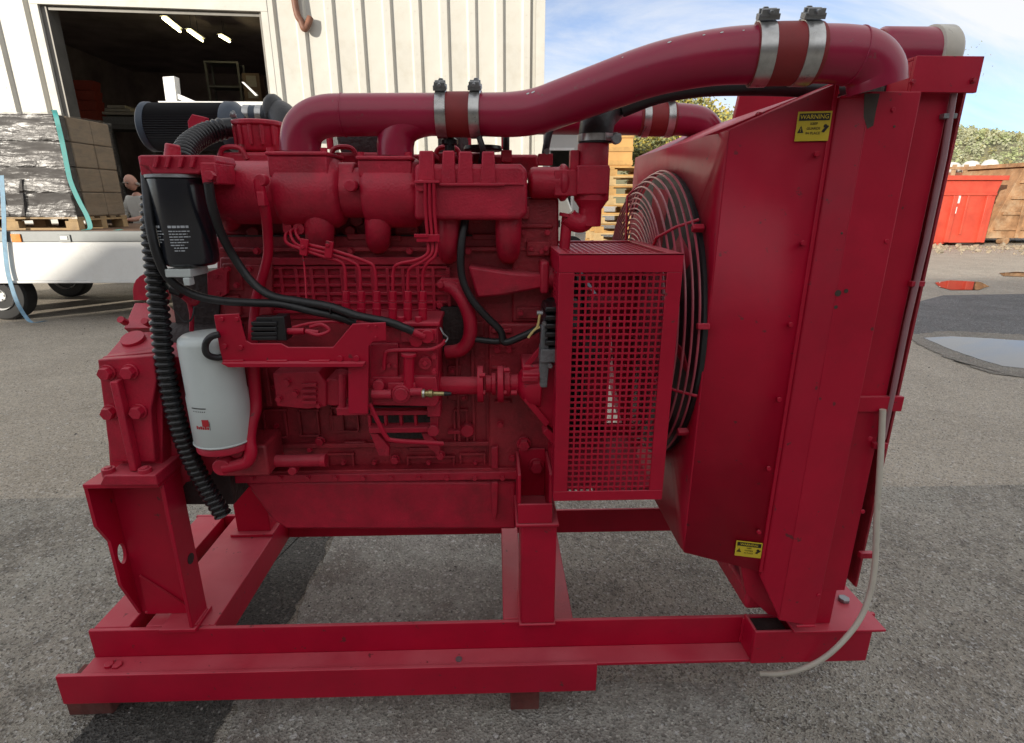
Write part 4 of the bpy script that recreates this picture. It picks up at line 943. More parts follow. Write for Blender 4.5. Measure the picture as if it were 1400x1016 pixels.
# six delivery unions and injector pipes
for x in (473,494,515,537,557.5,578):
    q = MB().cyl(V(x,441,1.29), V(x,413,1.29), .0098, n=14).cyl(V(x,412.5,1.29), V(x,410,1.29), .0088, n=12).cyl(V(x,410,1.29), V(x,398,1.29), .0092, n=6).cyl(V(x,424,1.29), V(x,421,1.29), .0108, n=14)
    part('delivery_union', q, 'red', bev=.0008)
for x in (548, 572): part('union_stud', MB().cyl(V(x,441,1.27), V(x,433,1.27), .008, n=12), 'red', bev=.001)
IP = [[(400,316,1.36),(391,320,1.335),(392,332,1.32),(410,340,1.30),(447,352.5,1.29),(463,357,1.29),(471,366,1.29),(473,397,1.29)],
      [(404,312,1.36),(397,318,1.335),(402,331,1.325),(414,338,1.30),(451,347.5,1.29),(481,358,1.29),(491,368,1.29),(493,397,1.29)],
      [(410,310,1.36),(404,316,1.335),(410,328,1.325),(420,334,1.30),(455,342.5,1.29),(501,358,1.29),(512,368,1.29),(514.5,397,1.29)],
      [(581,248,1.29),(582,290,1.29),(585,330,1.285),(584,347,1.28),(568,356,1.28),(545,361,1.285),(538,370,1.29),(537,397,1.29)],
      [(587,248,1.29),(588,290,1.29),(591,330,1.285),(590,347,1.28),(577,358,1.28),(562,366,1.285),(558,375,1.29),(557.5,397,1.29)],
      [(593,248,1.29),(594,290,1.29),(597,330,1.285),(595,349,1.28),(585,359,1.28),(579.5,369,1.285),(578,380,1.29),(578,397,1.29)]]
for pts in IP: part('injector_pipe', MB().tbp(pts, 2.3, 10, 8), 'red', bev=0)
for q in ((411,331,421,345,1.290),(444,328,456,354,1.280)):
    c = V((q[0]+q[2])/2,(q[1]+q[3])/2,q[4]); k = mpp(c); u_ = Vector((.97,0,-.2)); part('pipe_clip', MB().obox(c, u_*5*k, Vector((0,.005,0)), Vector((.2,0,.97))*11*k).bolt((q[0]+q[2])/2-2, q[1]+7, 3.4, q[4]-.005, .006), 'red', bev=.001)
part('pipe_clip', MB().bxp(569,321,601,331,1.272,1.284).bxp(566,320,585,325,1.268,1.272), 'red', bev=.001)
part('sensor_wire', MB().tbp([(414,344,1.30),(417,375,1.29),(419,412,1.27)], 1.3, 6), 'red', bev=0)
part('pipe_joint', MB().cyp(408,313,8,1.345,1.38,12).bxp(386,300,398,318,1.35,1.40), 'cast', bev=.001)

# ---------------- throttle bracket plate with connector
bp_ = [(292,431),(326,429),(332,452),(336,466),(343,470),(384,470),(393,475),(455,475),(482,443),(527,441),(528,466),(510,467),(504,474),(503,566),(476,566),(476,499),(306,499),(300,478)]
bk = part('throttle_bracket', MB().plp(bp_, 1.215, 1.221), 'red', bev=.0015)
part('bracket_lip', MB().plp([(302,497),(498,497),(496,502),(312,502.5)], 1.195, 1.2145), 'red', bk, bev=.001)
for x in (318,378,436): part('bracket_tab', MB().bxp(x-14,493,x+14,496.5,1.207,1.2145), 'red', bk, bev=.0006)
for q in ((302,437,3),(323,437,3),(306,474,3.5),(328,476,3.5),(464,491,4.2),(487,491,4.2),(503,447,1.6),(513,447,1.6),(513,462,1.6)):
    part('rivet', MB().cyp(q[0],q[1],q[2],1.209,1.215,12), 'red', bk, bev=.0005)
cn_ = MB()
for y in (443,450,457,463): cn_.bxp(343,y-2.6,378,y+2.6,1.225,1.265)
cn_.bxp(350,434,386,441,1.235,1.26).bxp(374,433,390,466,1.23,1.27).bxp(346,441,380,464,1.238,1.26)
part('electric_connector', cn_, 'plastic', bev=.0015)
part('red_sleeve', MB().cyl(V(390,453,1.245), V(416,453,1.245), .0075, n=14).cyl(V(418,453,1.245), V(436,455,1.245), .006, n=12), 'red', bev=.001)
part('red_lead', MB().tbp([(418,453,1.24),(435,458,1.235),(450,452,1.24),(440,444,1.245),(424,447,1.25)], 2.5, 8), 'red', bev=0)
part('red_lead', MB().tbp([(400,448,1.25),(425,442,1.25),(455,440,1.26),(470,442,1.27)], 2.0, 8), 'red', bev=0)
part('governor_housing', MB().plp([(372,510),(434,508),(446,524),(446,556),(420,560),(378,556)], 1.30, 1.41).cyp(455,537,20,1.31,1.40,20), 'cast', bev=.004)
for q in ((393,523,6),(404,538,6),(382,545,5),(436,554,4)): part('bolt', MB().bolt(*q,1.2995,.01), 'cast', bev=0)
for y in (525,533,541,549): part('housing_fin', MB().bxp(412,y,432,y+4,1.29,1.2995), 'cast', bev=.0005)
part('throttle_shaft', MB().cyl(V(468,510,1.25), V(468,562,1.25), .009, n=12).bxp(460,558,500,568,1.24,1.27), 'cast', bev=.001)

# ---------------- black hoses and cables
part('fuel_hose', MB().tbp([(285,250,1.22),(290,280,1.23),(302,318,1.26),(320,352,1.29),(345,386,1.295),(373,405,1.28),(410,412,1.27),(450,419,1.255),(490,432,1.245),(530,440,1.235),(552,448,1.235),(564,453,1.24)], 5.8, 14), 'rubber', bev=0)
part('fuel_hose', MB().tbp([(199,238,1.27),(201,262,1.25),(206,312,1.235),(216,352,1.235),(232,382,1.25),(262,402,1.27),(300,411,1.28),(345,414,1.28),(385,416,1.275),(425,425,1.265),(462,433,1.26),(486,442,1.265)], 5.8, 14), 'rubber', bev=0)
corrugated('wiring_conduit', [(207,268,1.30),(208,320,1.29),(213,380,1.285),(219,440,1.28),(226,500,1.275),(238,560,1.275),(255,612,1.285),(277,658,1.30),(305,704,1.31)], 13.0, .0162, .22, sm=14)
part('cable_tie', MB().ring(V(454,422,1.257), Vector((.95,0,-.3)), .0125, .0018, 20, 6), 'plastic', bev=0)
part('coolant_hose', MB().tbp([(640,285,1.37),(634,312,1.35),(630,345,1.34),(632,380,1.34),(644,408,1.34),(662,430,1.345),(684,452,1.35),(690,468,1.35),(718,458,1.34),(742,446,1.33)], 5.2, 12), 'rubber', bev=0)
part('coolant_hose', MB().tbp([(648,464,1.37),(680,467,1.36),(692,463,1.355)], 4.5, 12), 'rubber', bev=0)
part('wire_loom', MB().tbp([(655,187,1.36),(660,205,1.36),(657,222,1.39)], 4, 10), 'rubber', bev=0)
part('wire_loom', MB().tbp([(757,165,1.47),(750,185,1.46),(746,205,1.45),(745,215,1.45)], 5, 10), 'rubber', bev=0)
part('wire_loom', MB().tbp([(692,180,1.46),(692,195,1.45),(692,215,1.45)], 4.6, 10), 'rubber', bev=0)
part('sensor_body', MB().bxp(685,205,700,222,1.44,1.47), 'cast', bev=.002); part('sensor_body', MB().bxp(736,210,756,226,1.43,1.46), 'cast', bev=.002)
part('sensor_tip', MB().cyp(748,207,4,1.43,1.45,10), 'zinc', bev=0)
part('alternator_lead', MB().tbp([(700,468,1.36),(725,458,1.34),(742,448,1.30)], 2.4, 8), 'rubber', bev=0)
part('tan_wire', MB().tbp([(738,430,1.235),(735,446,1.235),(728,454,1.235),(722,462,1.235)], 1.7, 8), 'tanwire', bev=0)
part('tan_wire', MB().tbp([(733,450,1.235),(738,447,1.235)], 1.5, 8), 'tanwire', bev=0)
part('oil_vapour_elbow', MB().tbp([(604,388,1.39),(620,394,1.375),(634,412,1.365),(643,440,1.365),(641,464,1.37),(630,478,1.375),(610,482,1.38)], 9.5, 16), 'cast', bev=0)
part('elbow_flange', MB().plp([(597,386),(604,381),(626,381),(632,388),(626,400),(608,400)], 1.372, 1.39).cyp(602,390,5,1.364,1.372,8).cyp(627,390,5,1.364,1.372,8), 'cast', bev=.002)
part('recess_shade', MB().bxp(604,420,640,480,1.4,1.4225), 'grime_shade', bev=0)  # dark slab that paints in the shade behind the elbow
part('water_duct', MB().plp([(640,364),(700,373),(742,376),(742,394),(690,404),(652,408)], 1.36, 1.43).bxp(739,358,751,402,1.35,1.42), 'cast', bev=.006)
part('water_duct_pipe', MB().cyl(V(742,380,1.385), V(772,380,1.385), .03, n=22), 'cast', bev=.002)

# ---------------- drive shaft, couplings and auxiliary pump
yp = 1.32
mb = MB().cyl(V(600,527,yp), V(655,527,yp), .0225, n=26)
mb.lathe(V(598,527,yp), (1,0,0), [(.036,0),(.036,.008),(.028,.01)], 26)
part('drive_shaft', mb, 'red', bev=.001)
kk = mpp(V(670,525,yp))
for x, r_, w_ in ((653,25,8),(664,12,8),(672,15,6),(680,25,8),(689,17,8),(697,13,14)):
    part('coupling_disc', MB().cyl(V(x,525,yp), V(x,525,yp)+Vector((w_*kk,0,0)), r_*kk, n=26), 'red', bev=.0012)
for q in ((659,537),(688,537),(702,537),(659,513),(692,506)):
    part('coupling_bolt', MB().cyl(V(*q,yp-.035)-Vector((.006,0,0)), V(*q,yp-.035)+Vector((.008,0,0)), .006, n=6), 'red', bev=0)
ap = MB().plp([(714,500),(764,500),(764,594),(748,580),(734,566),(716,544)], 1.29, 1.40)
ap.plp([(714,510),(746,510),(746,527),(714,526)], 1.265, 1.29)
ap.lathe(V(706,525,yp), (1,0,0), [(.02,0),(.04,.014),(.055,.03),(.06,.06)], 26)
part('auxiliary_pump', ap, 'red', bev=.004)
part('pump_stay', MB().extr([V(716,500,1.30),V(722,503,1.30),V(752,470,1.30),V(746,466,1.30)], (0,.012,0)), 'red', bev=.001); part('pump_stay', MB().extr([V(716,548,1.28),V(722,542,1.28),V(752,578,1.28),V(746,584,1.28)],(0,.03,0)), 'red', bev=.001); part('pump_key', MB().bxp(714,516,736,522,1.256,1.2645), 'cast', bev=.001)
al = MB().plp([(741,446),(748,446),(752,486),(748,530),(738,530),(738,490)], 1.262, 1.29)
al.plp([(740,478),(768,478),(768,496),(738,496)], 1.25, 1.31)
part('alternator_bracket', al, 'alu', bev=.002)
part('alternator_bolt', MB().bolt(752,500,3.4,1.25,.008).bolt(744,442,3.4,1.255,.008), 'zinc', bev=0)
ac = V(772,450,1.33)
alt = MB().lathe((V(740,440,1.31).x, 1.345, ac.z), (1,0,0), [(.03,0),(.06,.004),(.075,.02),(.078,.05),(.074,.09),(.05,.10)], 30)
altn = part('alternator', alt, 'plastic', bev=.002)
for i in range(5):
    y = 420 + i*11.5; part('alternator_fin', MB().plp([(746,y),(766,y),(766,y+7),(745,y+7)], 1.245, 1.34), 'plastic', altn, bev=.003)
part('terminal', MB().cyl(V(734,428,1.24), V(742,428,1.24), .0055, n=8), 'zinc', altn, bev=0)

# ---------------- mid support pillar with the open tray on top
yp0 = 1.25
xa_, xb_ = V(706,690,yp0).x, V(765,690,yp0).x
z0 = V(735,716,yp0).z; z1 = V(735,690,yp0).z
tr = MB().box(xa_+.004, xb_-.018, yp0, yp0+.008, z0+.001, z1)
tr.box(xa_+.004, xa_+.012, yp0+.0085, yp0+.15, z0+.001, z1+.08).box(xb_-.026, xb_-.018, yp0+.0085, yp0+.15, z0+.001, z1+.08)
tr.box(xa_+.012, xb_-.026, yp0+.14, yp0+.1495, z0+.001, z1+.09)
part('support_tray', tr, 'red', bev=.0015)
pl = MB().box(xa_-.002, xb_, yp0-.005, yp0+.15, z0-.009, z0)
xf0, xf1 = V(713,780,yp0).x, V(760,780,yp0).x
pl.box(xf0, xf1, yp0+.004, yp0+.012, ZS+.006, z0-.0095).box(xf0-.002, xf0+.005, yp0+.0125, yp0+.14, ZS+.006, z0-.0095).box(xf1-.008, xf1, yp0+.0125, yp0+.14, ZS+.006, z0-.0095)
pl.box(xf0-.006, xf1+.004, yp0+.0, yp0+.15, ZS-.002, ZS+.0055)
part('support_pillar', pl, 'red', bev=.003)
for q in ((716,606,10,1.40),(733,636,11,1.39)): part('bolt', MB().bolt(q[0],q[1],q[2],q[3],.022), 'cast', bev=.001)

# ---------------- thermostat housing and water outlet
yt = 1.40
zt0, zt1 = V(810,196,yt).z, V(806,312,yt).z
kx = mpp(V(808,240,yt)); xt = V(811,230,yt).x
th = MB().lathe((xt-.002, yt, zt0), (0,0,-1), [(20*kx,0),(21*kx,.003),(21*kx,.05),(24*kx,.056),(24*kx,.128),(21*kx,.134),(15*kx,.15),(15*kx,.19)], 30)
th.bxp(789,226,833,266,yt-.045,yt+.05)
part('thermostat_housing', th, 'cast', bev=.003)
part('water_elbow', MB().tbp([(804,285,yt),(803,297,yt),(795,305,yt),(782,302,yt),(776,296,yt)], 13, 20), 'cast', bev=0)
part('bypass_pipe', MB().cyl(V(776,292,yt), V(771,345,yt), .0135, n=18).cyl(V(776,292,yt), V(775,297,yt), .02, n=18), 'cast', bev=.001)
part('water_manifold', MB().lathe(V(722,250,yt), (1,0,0), [(.02,0),(.034,.006),(.036,.012),(.036,.075),(.043,.078),(.043,.088),(.03,.10)], 26).bxp(758,232,790,268,yt-.035,yt+.03), 'cast', bev=.003)
part('outlet_lug', MB().bxp(780,205,792,236,yt-.02,yt+.01), 'cast', bev=.003)
part('top_hose', MB().tbp([(814,196,yt),(815,178,yt),(819,162,yt+.01),(828,150,yt+.03),(840,140,yt+.08)], 23, 26), 'rubber', bev=0)
hose_clamp(V(814,189,yt), Vector((0,0,1)), 23.5*mpp(V(814,189,yt)), .016, up=Vector((1,-.35,0)), scr=.8)
part('clamp_knob', MB().cyp(844,190,6.5,1.33,1.35,12), 'zinc', bev=.001)

# ---------------- belt guard cage
ycf, ycb = 1.20, 1.60
cx0, cx1 = V(763,500,ycf).x, V(922,500,ycf).x
cx0, cx1 = .137, .407
cz1, cz0 = V(850,347,ycf).z, V(850,684,ycf).z
fw, ft = .040, .040
gd = MB().box(cx0, cx1, ycf, ycf+.004, cz1-ft, cz1).box(cx0, cx1, ycf, ycf+.004, cz0, cz0+.026)
gd.box(cx0, cx0+fw*.85, ycf, ycf+.004, cz0+.0262, cz1-ft-.0002).box(cx1-fw*.85, cx1, ycf, ycf+.004, cz0+.0262, cz1-ft-.0002)
for a_, b_ in ((cx0, cx0+.004), (cx1-.004, cx1)):
    gd.box(a_, b_, ycf+.0042, ycf+.04, cz0, cz1-.0045).box(a_, b_, ycb-.04, ycb, cz0, cz1-.0045)
gd.box(cx0+.0042, cx1-.0042, ycb-.004, ycb, cz1-ft, cz1-.0045).box(cx0+.0042, cx1-.0042, ycb-.004, ycb, cz0, cz0+ft)
gd.box(cx0, cx0+.004, ycf+.0402, ycb-.0402, cz1-.045, cz1-.0045)
gd.box(cx0, cx1, ycf, ycf+.022, cz1-.0042, cz1).box(cx0, cx0+.02, ycf+.0222, ycb-.0222, cz1-.0042, cz1).box(cx1-.03, cx1, ycf+.0222, ycb-.0222, cz1-.0042, cz1).box(cx0, cx1, ycb-.022, ycb, cz1-.0042, cz1)
guard = part('belt_guard', gd, 'red', bev=.0012)
def perforated(org, ux, uy, nx, ny, pitch, hole):
    mb = MB(); org = Vector(org)
    m = (pitch-hole)/2
    for i in range(nx):
        for j in range(ny):
            o = org + ux*(i*pitch) + uy*(j*pitch)
            a = [o, o+ux*pitch, o+ux*pitch+uy*pitch, o+uy*pitch]
            h = [o+ux*m+uy*m, o+ux*(pitch-m)+uy*m, o+ux*(pitch-m)+uy*(pitch-m), o+ux*m+uy*(pitch-m)]
            mb._add(a+h, [(0,1,5,4),(1,2,6,5),(2,3,7,6),(3,0,4,7)])
    return mb
def mesh_panel(org, ux, uy, lx, ly, pitch, hole, t, label=None):
    nx, ny = max(1, round(lx/pitch)), max(1, round(ly/pitch))
    mb = perforated(org, ux, uy, nx, ny, pitch, hole)
    me = mb.build('mesh_panel', M['red'], guard, 0, 0)
    bm = bmesh.new(); bm.from_mesh(me.data); bmesh.ops.remove_doubles(bm, verts=bm.verts, dist=1e-5); bm.to_mesh(me.data); bm.free()
    s_ = me.modifiers.new('thickness', 'SOLIDIFY'); s_.thickness = t; s_.offset = 0
    return me
pt, ho = .0148, .0102
X_, Y_, Z_ = Vector((1,0,0)), Vector((0,1,0)), Vector((0,0,1))
mesh_panel((cx0+.032, ycf+.006, cz0+.02), X_, Z_, .207, cz1-cz0-.05, pt, ho, .002)
mesh_panel((cx0+.02, ycf+.022, cz1-.0055), X_, Y_, cx1-cx0-.05, ycb-ycf-.044, pt, ho, .002)
zb_, zt2 = cz0+.036, cz1-.036
part('back_plate', MB().extr([(cx0+.0045,ycb-.004,zb_),(V(800,640,ycb).x,ycb-.004,zb_),V(818,630,ycb-.004),V(831,550,ycb-.004),V(834,505,ycb-.004),V(832,430,ycb-.004),(cx0+.06,ycb-.004,zt2),(cx0+.0045,ycb-.004,zt2)], (0,.003,0)), 'cast', guard, bev=0)
part('back_plate', MB().extr([(cx1-.0045,ycb-.004,zb_),(cx1-.0045,ycb-.004,zt2),(cx0+.075,ycb-.004,zt2),V(835,430,ycb-.004),V(838,505,ycb-.004),V(848,570,ycb-.004),V(868,630,ycb-.004),(V(876,640,ycb).x,ycb-.004,zb_)], (0,.003,0)), 'cast', guard, bev=0)
mesh_panel((cx0+.006, ycf+.04, cz1-.26), Y_, Z_, .33, .21, pt, ho, .002)
mesh_panel((cx0+.006, ycf+.04, cz0+.03), Y_, Z_, .33, .17, pt, ho, .002)
mesh_panel((cx0+.012, ycf+.006, cz0+.005), X_, Y_, .09, .06, pt, ho, .002)
part('floor_sheet', MB().box(cx0+.105, cx1-.005, ycf+.005, ycb-.005, cz0+.004, cz0+.006).box(cx0+.005, cx0+.1045, ycf+.068, ycb-.005, cz0+.004, cz0+.006), 'cast', guard, bev=0)
part('guard_stay', MB().plp([(742,592),(748,586),(770,606),(770,622)], 1.28, 1.32), 'red', bev=.001)
# belts and pulleys inside the guard
for x, y, z, r_, w_ in ((.20,1.56,1.10,.10,.05),(.20,1.56,.84,.115,.05),(.22,1.38,1.02,.05,.04)):
    part('pulley', MB().lathe((x,y,z), (1,0,0), [(.02,0),(r_,0),(r_,.008),(r_*.9,.016),(r_*.9,w_-.016),(r_,w_-.008),(r_,w_),(.02,w_)], 32), 'grime_shade', bev=0)
part('drive_belt', MB().tube([Vector((.225,1.56+.105*math.cos(a), (.97 + (.13 if math.sin(a) > 0 else -.13)) + .105*math.sin(a))) for a in [i*math.pi/20 for i in range(40)]], .008, 6, True), 'rubber', bev=0)
part('fan_shaft', MB().cyl((.17,1.56,1.10),(.47,1.58,1.12),.035,n=20), 'cast', bev=0)

# ---------------- radiator: shroud, core, tanks, fan and finger guard
XP, XQ, XC, XF, XE = .497, .686, .733, .833, .970       # fan plate, shroud mouth, chamfer, side flange, rear edge
yn, yfar = 1.25, 2.07
zp1, zp0 = 1.540, .500
FC = (1.66, 1.06); FR = .42
# fan plate with the round opening
mb = MB(); nseg = 64
corners = [(yn, zp0), (yfar, zp0), (yfar, zp1), (yn, zp1)]
def edge_pt(a):
    d = (math.cos(a), math.sin(a)); ts = []
    for (lim, ax) in ((yn,0),(yfar,0),(zp0,1),(zp1,1)):
        if abs(d[ax]) > 1e-9:
            t = (lim-FC[ax])/d[ax]
            p = (FC[0]+t*d[0], FC[1]+t*d[1])
            if t > 0 and yn-1e-6 <= p[0] <= yfar+1e-6 and zp0-1e-6 <= p[1] <= zp1+1e-6: ts.append(t)
    t = min(ts); return FC[0]+t*d[0], FC[1]+t*d[1]
angs = sorted([2*math.pi*i/nseg for i in range(nseg)] + [math.atan2(c[1]-FC[1], c[0]-FC[0]) % (2*math.pi) for c in corners])
FRy = .392
na = len(angs)
outer = [edge_pt(a) for a in angs]; inner = [(FC[0]+FRy*math.cos(a), FC[1]+FRy*math.sin(a)) for a in angs]
for i in range(na):
    j = (i+1) % na
    mb._add([(XP,*outer[i]),(XP,*outer[j]),(XP,*inner[j]),(XP,*inner[i])], [(0,1,2,3)])
    mb._add([(XP,*inner[i]),(XP,*inner[j]),(XP+.03,*inner[j]),(XP+.03,*inner[i])], [(0,1,2,3)])
yq, zq1, zq0 = 1.205, 1.622, .470
yqf = 2.11
mb.quad((XP,yn,zp0),(XQ,yq,zq0),(XQ,yq,zq1),(XP,yn,zp1))
mb.quad((XP,yfar,zp0),(XP,yfar,zp1),(XQ,yqf,zq1),(XQ,yqf,zq0))
mb.quad((XP,yn,zp1),(XQ,yq,zq1),(XQ,yqf,zq1),(XP,yfar,zp1))
mb.quad((XP,yn,zp0),(XP,yfar,zp0),(XQ,yqf,zq0),(XQ,yq,zq0))
shr = part('fan_shroud', mb, 'red', bev=0, smooth=20)
sm_ = shr.modifiers.new('thickness', 'SOLIDIFY'); sm_.thickness = .004; sm_.offset = -1
bm = bmesh.new(); bm.from_mesh(shr.data); bmesh.ops.remove_doubles(bm, verts=bm.verts, dist=1e-5); bmesh.ops.recalc_face_normals(bm, faces=bm.faces); bm.to_mesh(shr.data); bm.free()
# raised lip along the top edge of the shroud
part('shroud_lip', MB().extr([V(962,186,1.30),V(1000,171,1.30),V(1146,110,1.30),V(1148,128,1.30),V(1000,180,1.30)], (0,.006,0)), 'red', shr, bev=.001)
for q in ((1134,121),(1068,146),(1036,157)):
    part('lip_bolt', MB().bolt(*q,3.6,1.2995,.012), 'cast', shr, bev=0)
part('shroud_seam', MB().extr([(XQ-.004,yq-.003,zq0),(XQ+.004,yq-.003,zq0),(XQ+.004,yq-.003,zq1+.012),(XQ-.004,yq-.003,zq1+.012)], (0,.012,0)), 'red', shr, bev=.001)
# side of the radiator: chamfered flange, recessed tank side, top cap
ys = 1.165
zr1 = V(1210,125,ys).z; zb = .327
rd = MB().extr([(XQ+.005,yq+.004,zq0-.02),(XC,ys,zb+.03),(XC,ys,zr1),(XQ+.005,yq+.004,zr1-.004)], (.0,.012,.0))
rd.extr([(XC+.0003,ys,zb+.022),(XF-.01,ys,zb),(XF,ys,zb),(XF,ys,zr1),(XC+.0003,ys,zr1)], (0,.012,0))
rd.box(XF-.012, XF, ys+.0125, 1.26, zb, zr1)
rad = part('radiator', rd, 'red', bev=.0015)
part('rear_post', MB().box(XF-.02, XF+.075, 1.213, 1.26, .2915, .50), 'red', rad)
zc1 = V(1285,77,1.19).z; zc0 = V(1285,127,1.19).z
part('side_panel', MB().box(XF+.0005, XE-.042, 1.212, 1.224, .40, zc0+.03), 'red', rad, bev=.001)
part('rear_angle', MB().box(XE-.046, XE-.002, 1.262, 2.10, .40, zc0+.028).box(XE-.046, XE-.036, 1.2245, 1.2615, .40, zc0+.028).box(XE-.006, XE+.0, 1.224, 1.2615, .40, zc0+.02), 'block', rad, bev=.001)
part('top_cap', MB().box(XF-.008, XE-.010, 1.186, 1.195, zc0, zc1).box(XF-.008, XE-.010, 1.1955, 2.10, zc1-.006, zc1).box(XF-.008, XF-.0, 1.1955, 2.1, zc0, zc1-.0065), 'red', rad, bev=.001)
part('core', MB().box(XC+.02, XF-.013, 1.262, 2.05, .36, zr1-.01).box(XF-.012, XE-.051, 1.262, 2.05, .36, zc1-.03), 'grime_shade', rad, bev=0)
part('top_plate', MB().box(XQ+.01, XF, ys+.013, 2.08, zr1-.008, zr1-.002), 'red', rad, bev=.001)
part('crossbar', MB().box(XF+.0005, XE-.006, 1.20, 1.2115, V(1200,563,1.2).z, V(1200,543,1.2).z), 'red', rad, bev=.001)
for y_ in (100, 112):
    pass
for q in ((1247,112),(1330,110)): part('bolt', MB().bolt(*q,4,1.1855,.006), 'cast', rad, bev=0)
for q in ((1300,158),(1256,388),(1205,610),(1186,760)):
    part('tube_clip', MB().bxp(q[0]-9,q[1]-3,q[0]+9,q[1]+4,1.198,1.2115), 'zinc' if q[1] < 200 else 'cast', rad, bev=.001)
part('sight_tube', MB().tube([V(1304,128,1.202), V(1290,215,1.202), V(1266,330,1.202), V(1240,440,1.202), V(1222,530,1.202), V(1207,600,1.202)], .0062, 12), 'sight', rad, bev=0)
part('drain_hose', MB().tbp([(1207,560,1.192),(1203,640,1.185),(1199,700,1.18),(1197,760,1.178),(1192,800,1.172),(1180,838,1.165),(1160,868,1.163),(1130,897,1.17),(1098,914,1.19),(1068,921,1.22),(1040,921,1.25)], 3.7, 12, 8), 'clear', rad, bev=0)
part('rust_patch', MB().extr([V(1182,128,ys-.0008),V(1203,128,ys-.0008),V(1198,150,ys-.0008),V(1194,172,ys-.0008),V(1186,176,ys-.0008),V(1181,160,ys-.0008)], (0,.0007,0)), 'rust', rad, bev=0)
for q in ((1146,401,4.5),(1157,398,3),(1143,420,2.5),(1151,319,1.6),(1223,173,1.6)):
    part('bolt_hole', MB().cyp(q[0],q[1],q[2],ys-.0012,ys-.0002,10), 'rust', rad, bev=0)
for q in ((1222,150),(1213,330),(1190,600),(1180,700),(1120,815)):
    part('rivet', MB().cyp(q[0],q[1],3,ys-.003,ys-.0002,12), 'red', rad, bev=.0006)
for i in range(6):
    z_ = zq0 + .12 + .18*i; part('rivet', MB().cyl((XQ-.02, yq+.002, z_), (XQ-.02, yq-.004, z_), .0055, n=12), 'red', shr, bev=.0006)
weld(rad, (XF-.05, ys-.001, zb+.002), (XF, ys-.001, zb+.002), .0035, 8)
# lower outlets and foot bracket
part('foot_bracket', MB().extr([V(1012,770,1.24),V(1052,788,1.24),V(1085,850,1.24),V(1050,840,1.24),V(1020,812,1.24)], (0,.02,0)), 'red', rad, bev=.001)
part('lower_tank', MB().box(XQ+.006, XF-.013, 1.262, 2.04, .30, .359), 'cast', rad, bev=.01)
part('mounting_spigot', MB().cyl(V(1046,795,1.22), V(1060,812,1.22), .006, n=10), 'zinc', rad, bev=0)
# filler pipe on top of the far tank
yk = 1.72
pc = V(1240,78,yk); rk = 36*mpp(pc)
fl = MB().lathe(V(1195,78,yk), (1,0,0), [(rk*.9,0),(rk,.01),(rk,V(1262,78,yk).x-V(1195,78,yk).x)], 36)
fp2 = part('header_pipe', fl, 'pipe', bev=0)
xw = V(1262,78,yk).x
part('white_flange', MB().lathe((xw,yk,pc.z), (1,0,0), [(rk*1.0,0),(rk*1.07,.004),(rk*1.07,.05),(rk*.98,.06)], 40), 'clear', fp2, bev=0)
part('header_bracket', MB().plp([(1012,128),(1060,128),(1060,150),(1000,180)], 1.75, 1.77).bxp(1028,100,1120,150,1.80,1.86), 'red', bev=.002)
# fan and guard
for i in range(8):
    a = 2*math.pi*i/8 + .2; q = []
    for r_, tw in ((.08,.55),(.18,.5),(.29,.42),(.375,.36)):
        for s_ in (-1, 1):
            wd = .07 + .07*(r_/.375); tt = a + s_*wd/2/r_*math.cos(tw)
            q.append((XP - .015 + s_*wd/2*math.sin(tw), FC[0]+r_*math.cos(tt), FC[1]+r_*math.sin(tt)))
    m_ = MB(); m_._add(q, [(0,1,3,2),(2,3,5,4),(4,5,7,6)])
    bo = part('fan_blade', m_, 'cast', bev=0); so = bo.modifiers.new('thickness','SOLIDIFY'); so.thickness = .004
part('fan_hub', MB().cyl((XP-.06,*FC),(XP+.03,*FC),.085,n=28), 'cast', bev=.004)
part('shroud_ring', MB().lathe((XP-.012,*FC),(1,0,0),[(FRy+.002,-.006),(FR-.014,-.006),(FR-.006,.0),(FR-.006,.0115),(FRy+.002,.0115)],64), 'rubber', bev=0)
gm = MB()
xg = .398
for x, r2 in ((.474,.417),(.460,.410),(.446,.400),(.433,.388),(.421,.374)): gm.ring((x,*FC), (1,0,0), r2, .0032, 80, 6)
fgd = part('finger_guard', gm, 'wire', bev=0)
r_ = .358; k_ = 0
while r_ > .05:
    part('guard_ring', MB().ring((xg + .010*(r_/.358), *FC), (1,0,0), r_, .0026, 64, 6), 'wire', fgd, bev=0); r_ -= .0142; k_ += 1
for i in range(6):
    a = math.pi*i/3 + .28; c_, s_ = math.cos(a), math.sin(a)
    part('guard_spoke', MB().tube([Vector((xg-.005, FC[0]+.05*c_, FC[1]+.05*s_)), Vector((xg+.004, FC[0]+.36*c_, FC[1]+.36*s_)), Vector((.440, FC[0]+.398*c_, FC[1]+.398*s_)), Vector((.488, FC[0]+(FR+.004)*c_, FC[1]+(FR+.004)*s_))], .0038, 8), 'red', fgd, bev=0)
for a in (2.45, 3.0, 3.7, .8):
    c_, s_ = math.cos(a), math.sin(a); p = Vector((XP-.02, FC[0]+(FR+.012)*c_, FC[1]+(FR+.012)*s_))
    part('guard_lug', MB().obox(p, Vector((.014,0,0)), Vector((0,c_,s_))*.008, Vector((0,-s_,c_))*.007), 'cast', fgd, bev=.002)
part('guard_hub', MB().cyl((xg-.008,*FC),(xg-.002,*FC),.052,n=24), 'red', fgd, bev=.001)

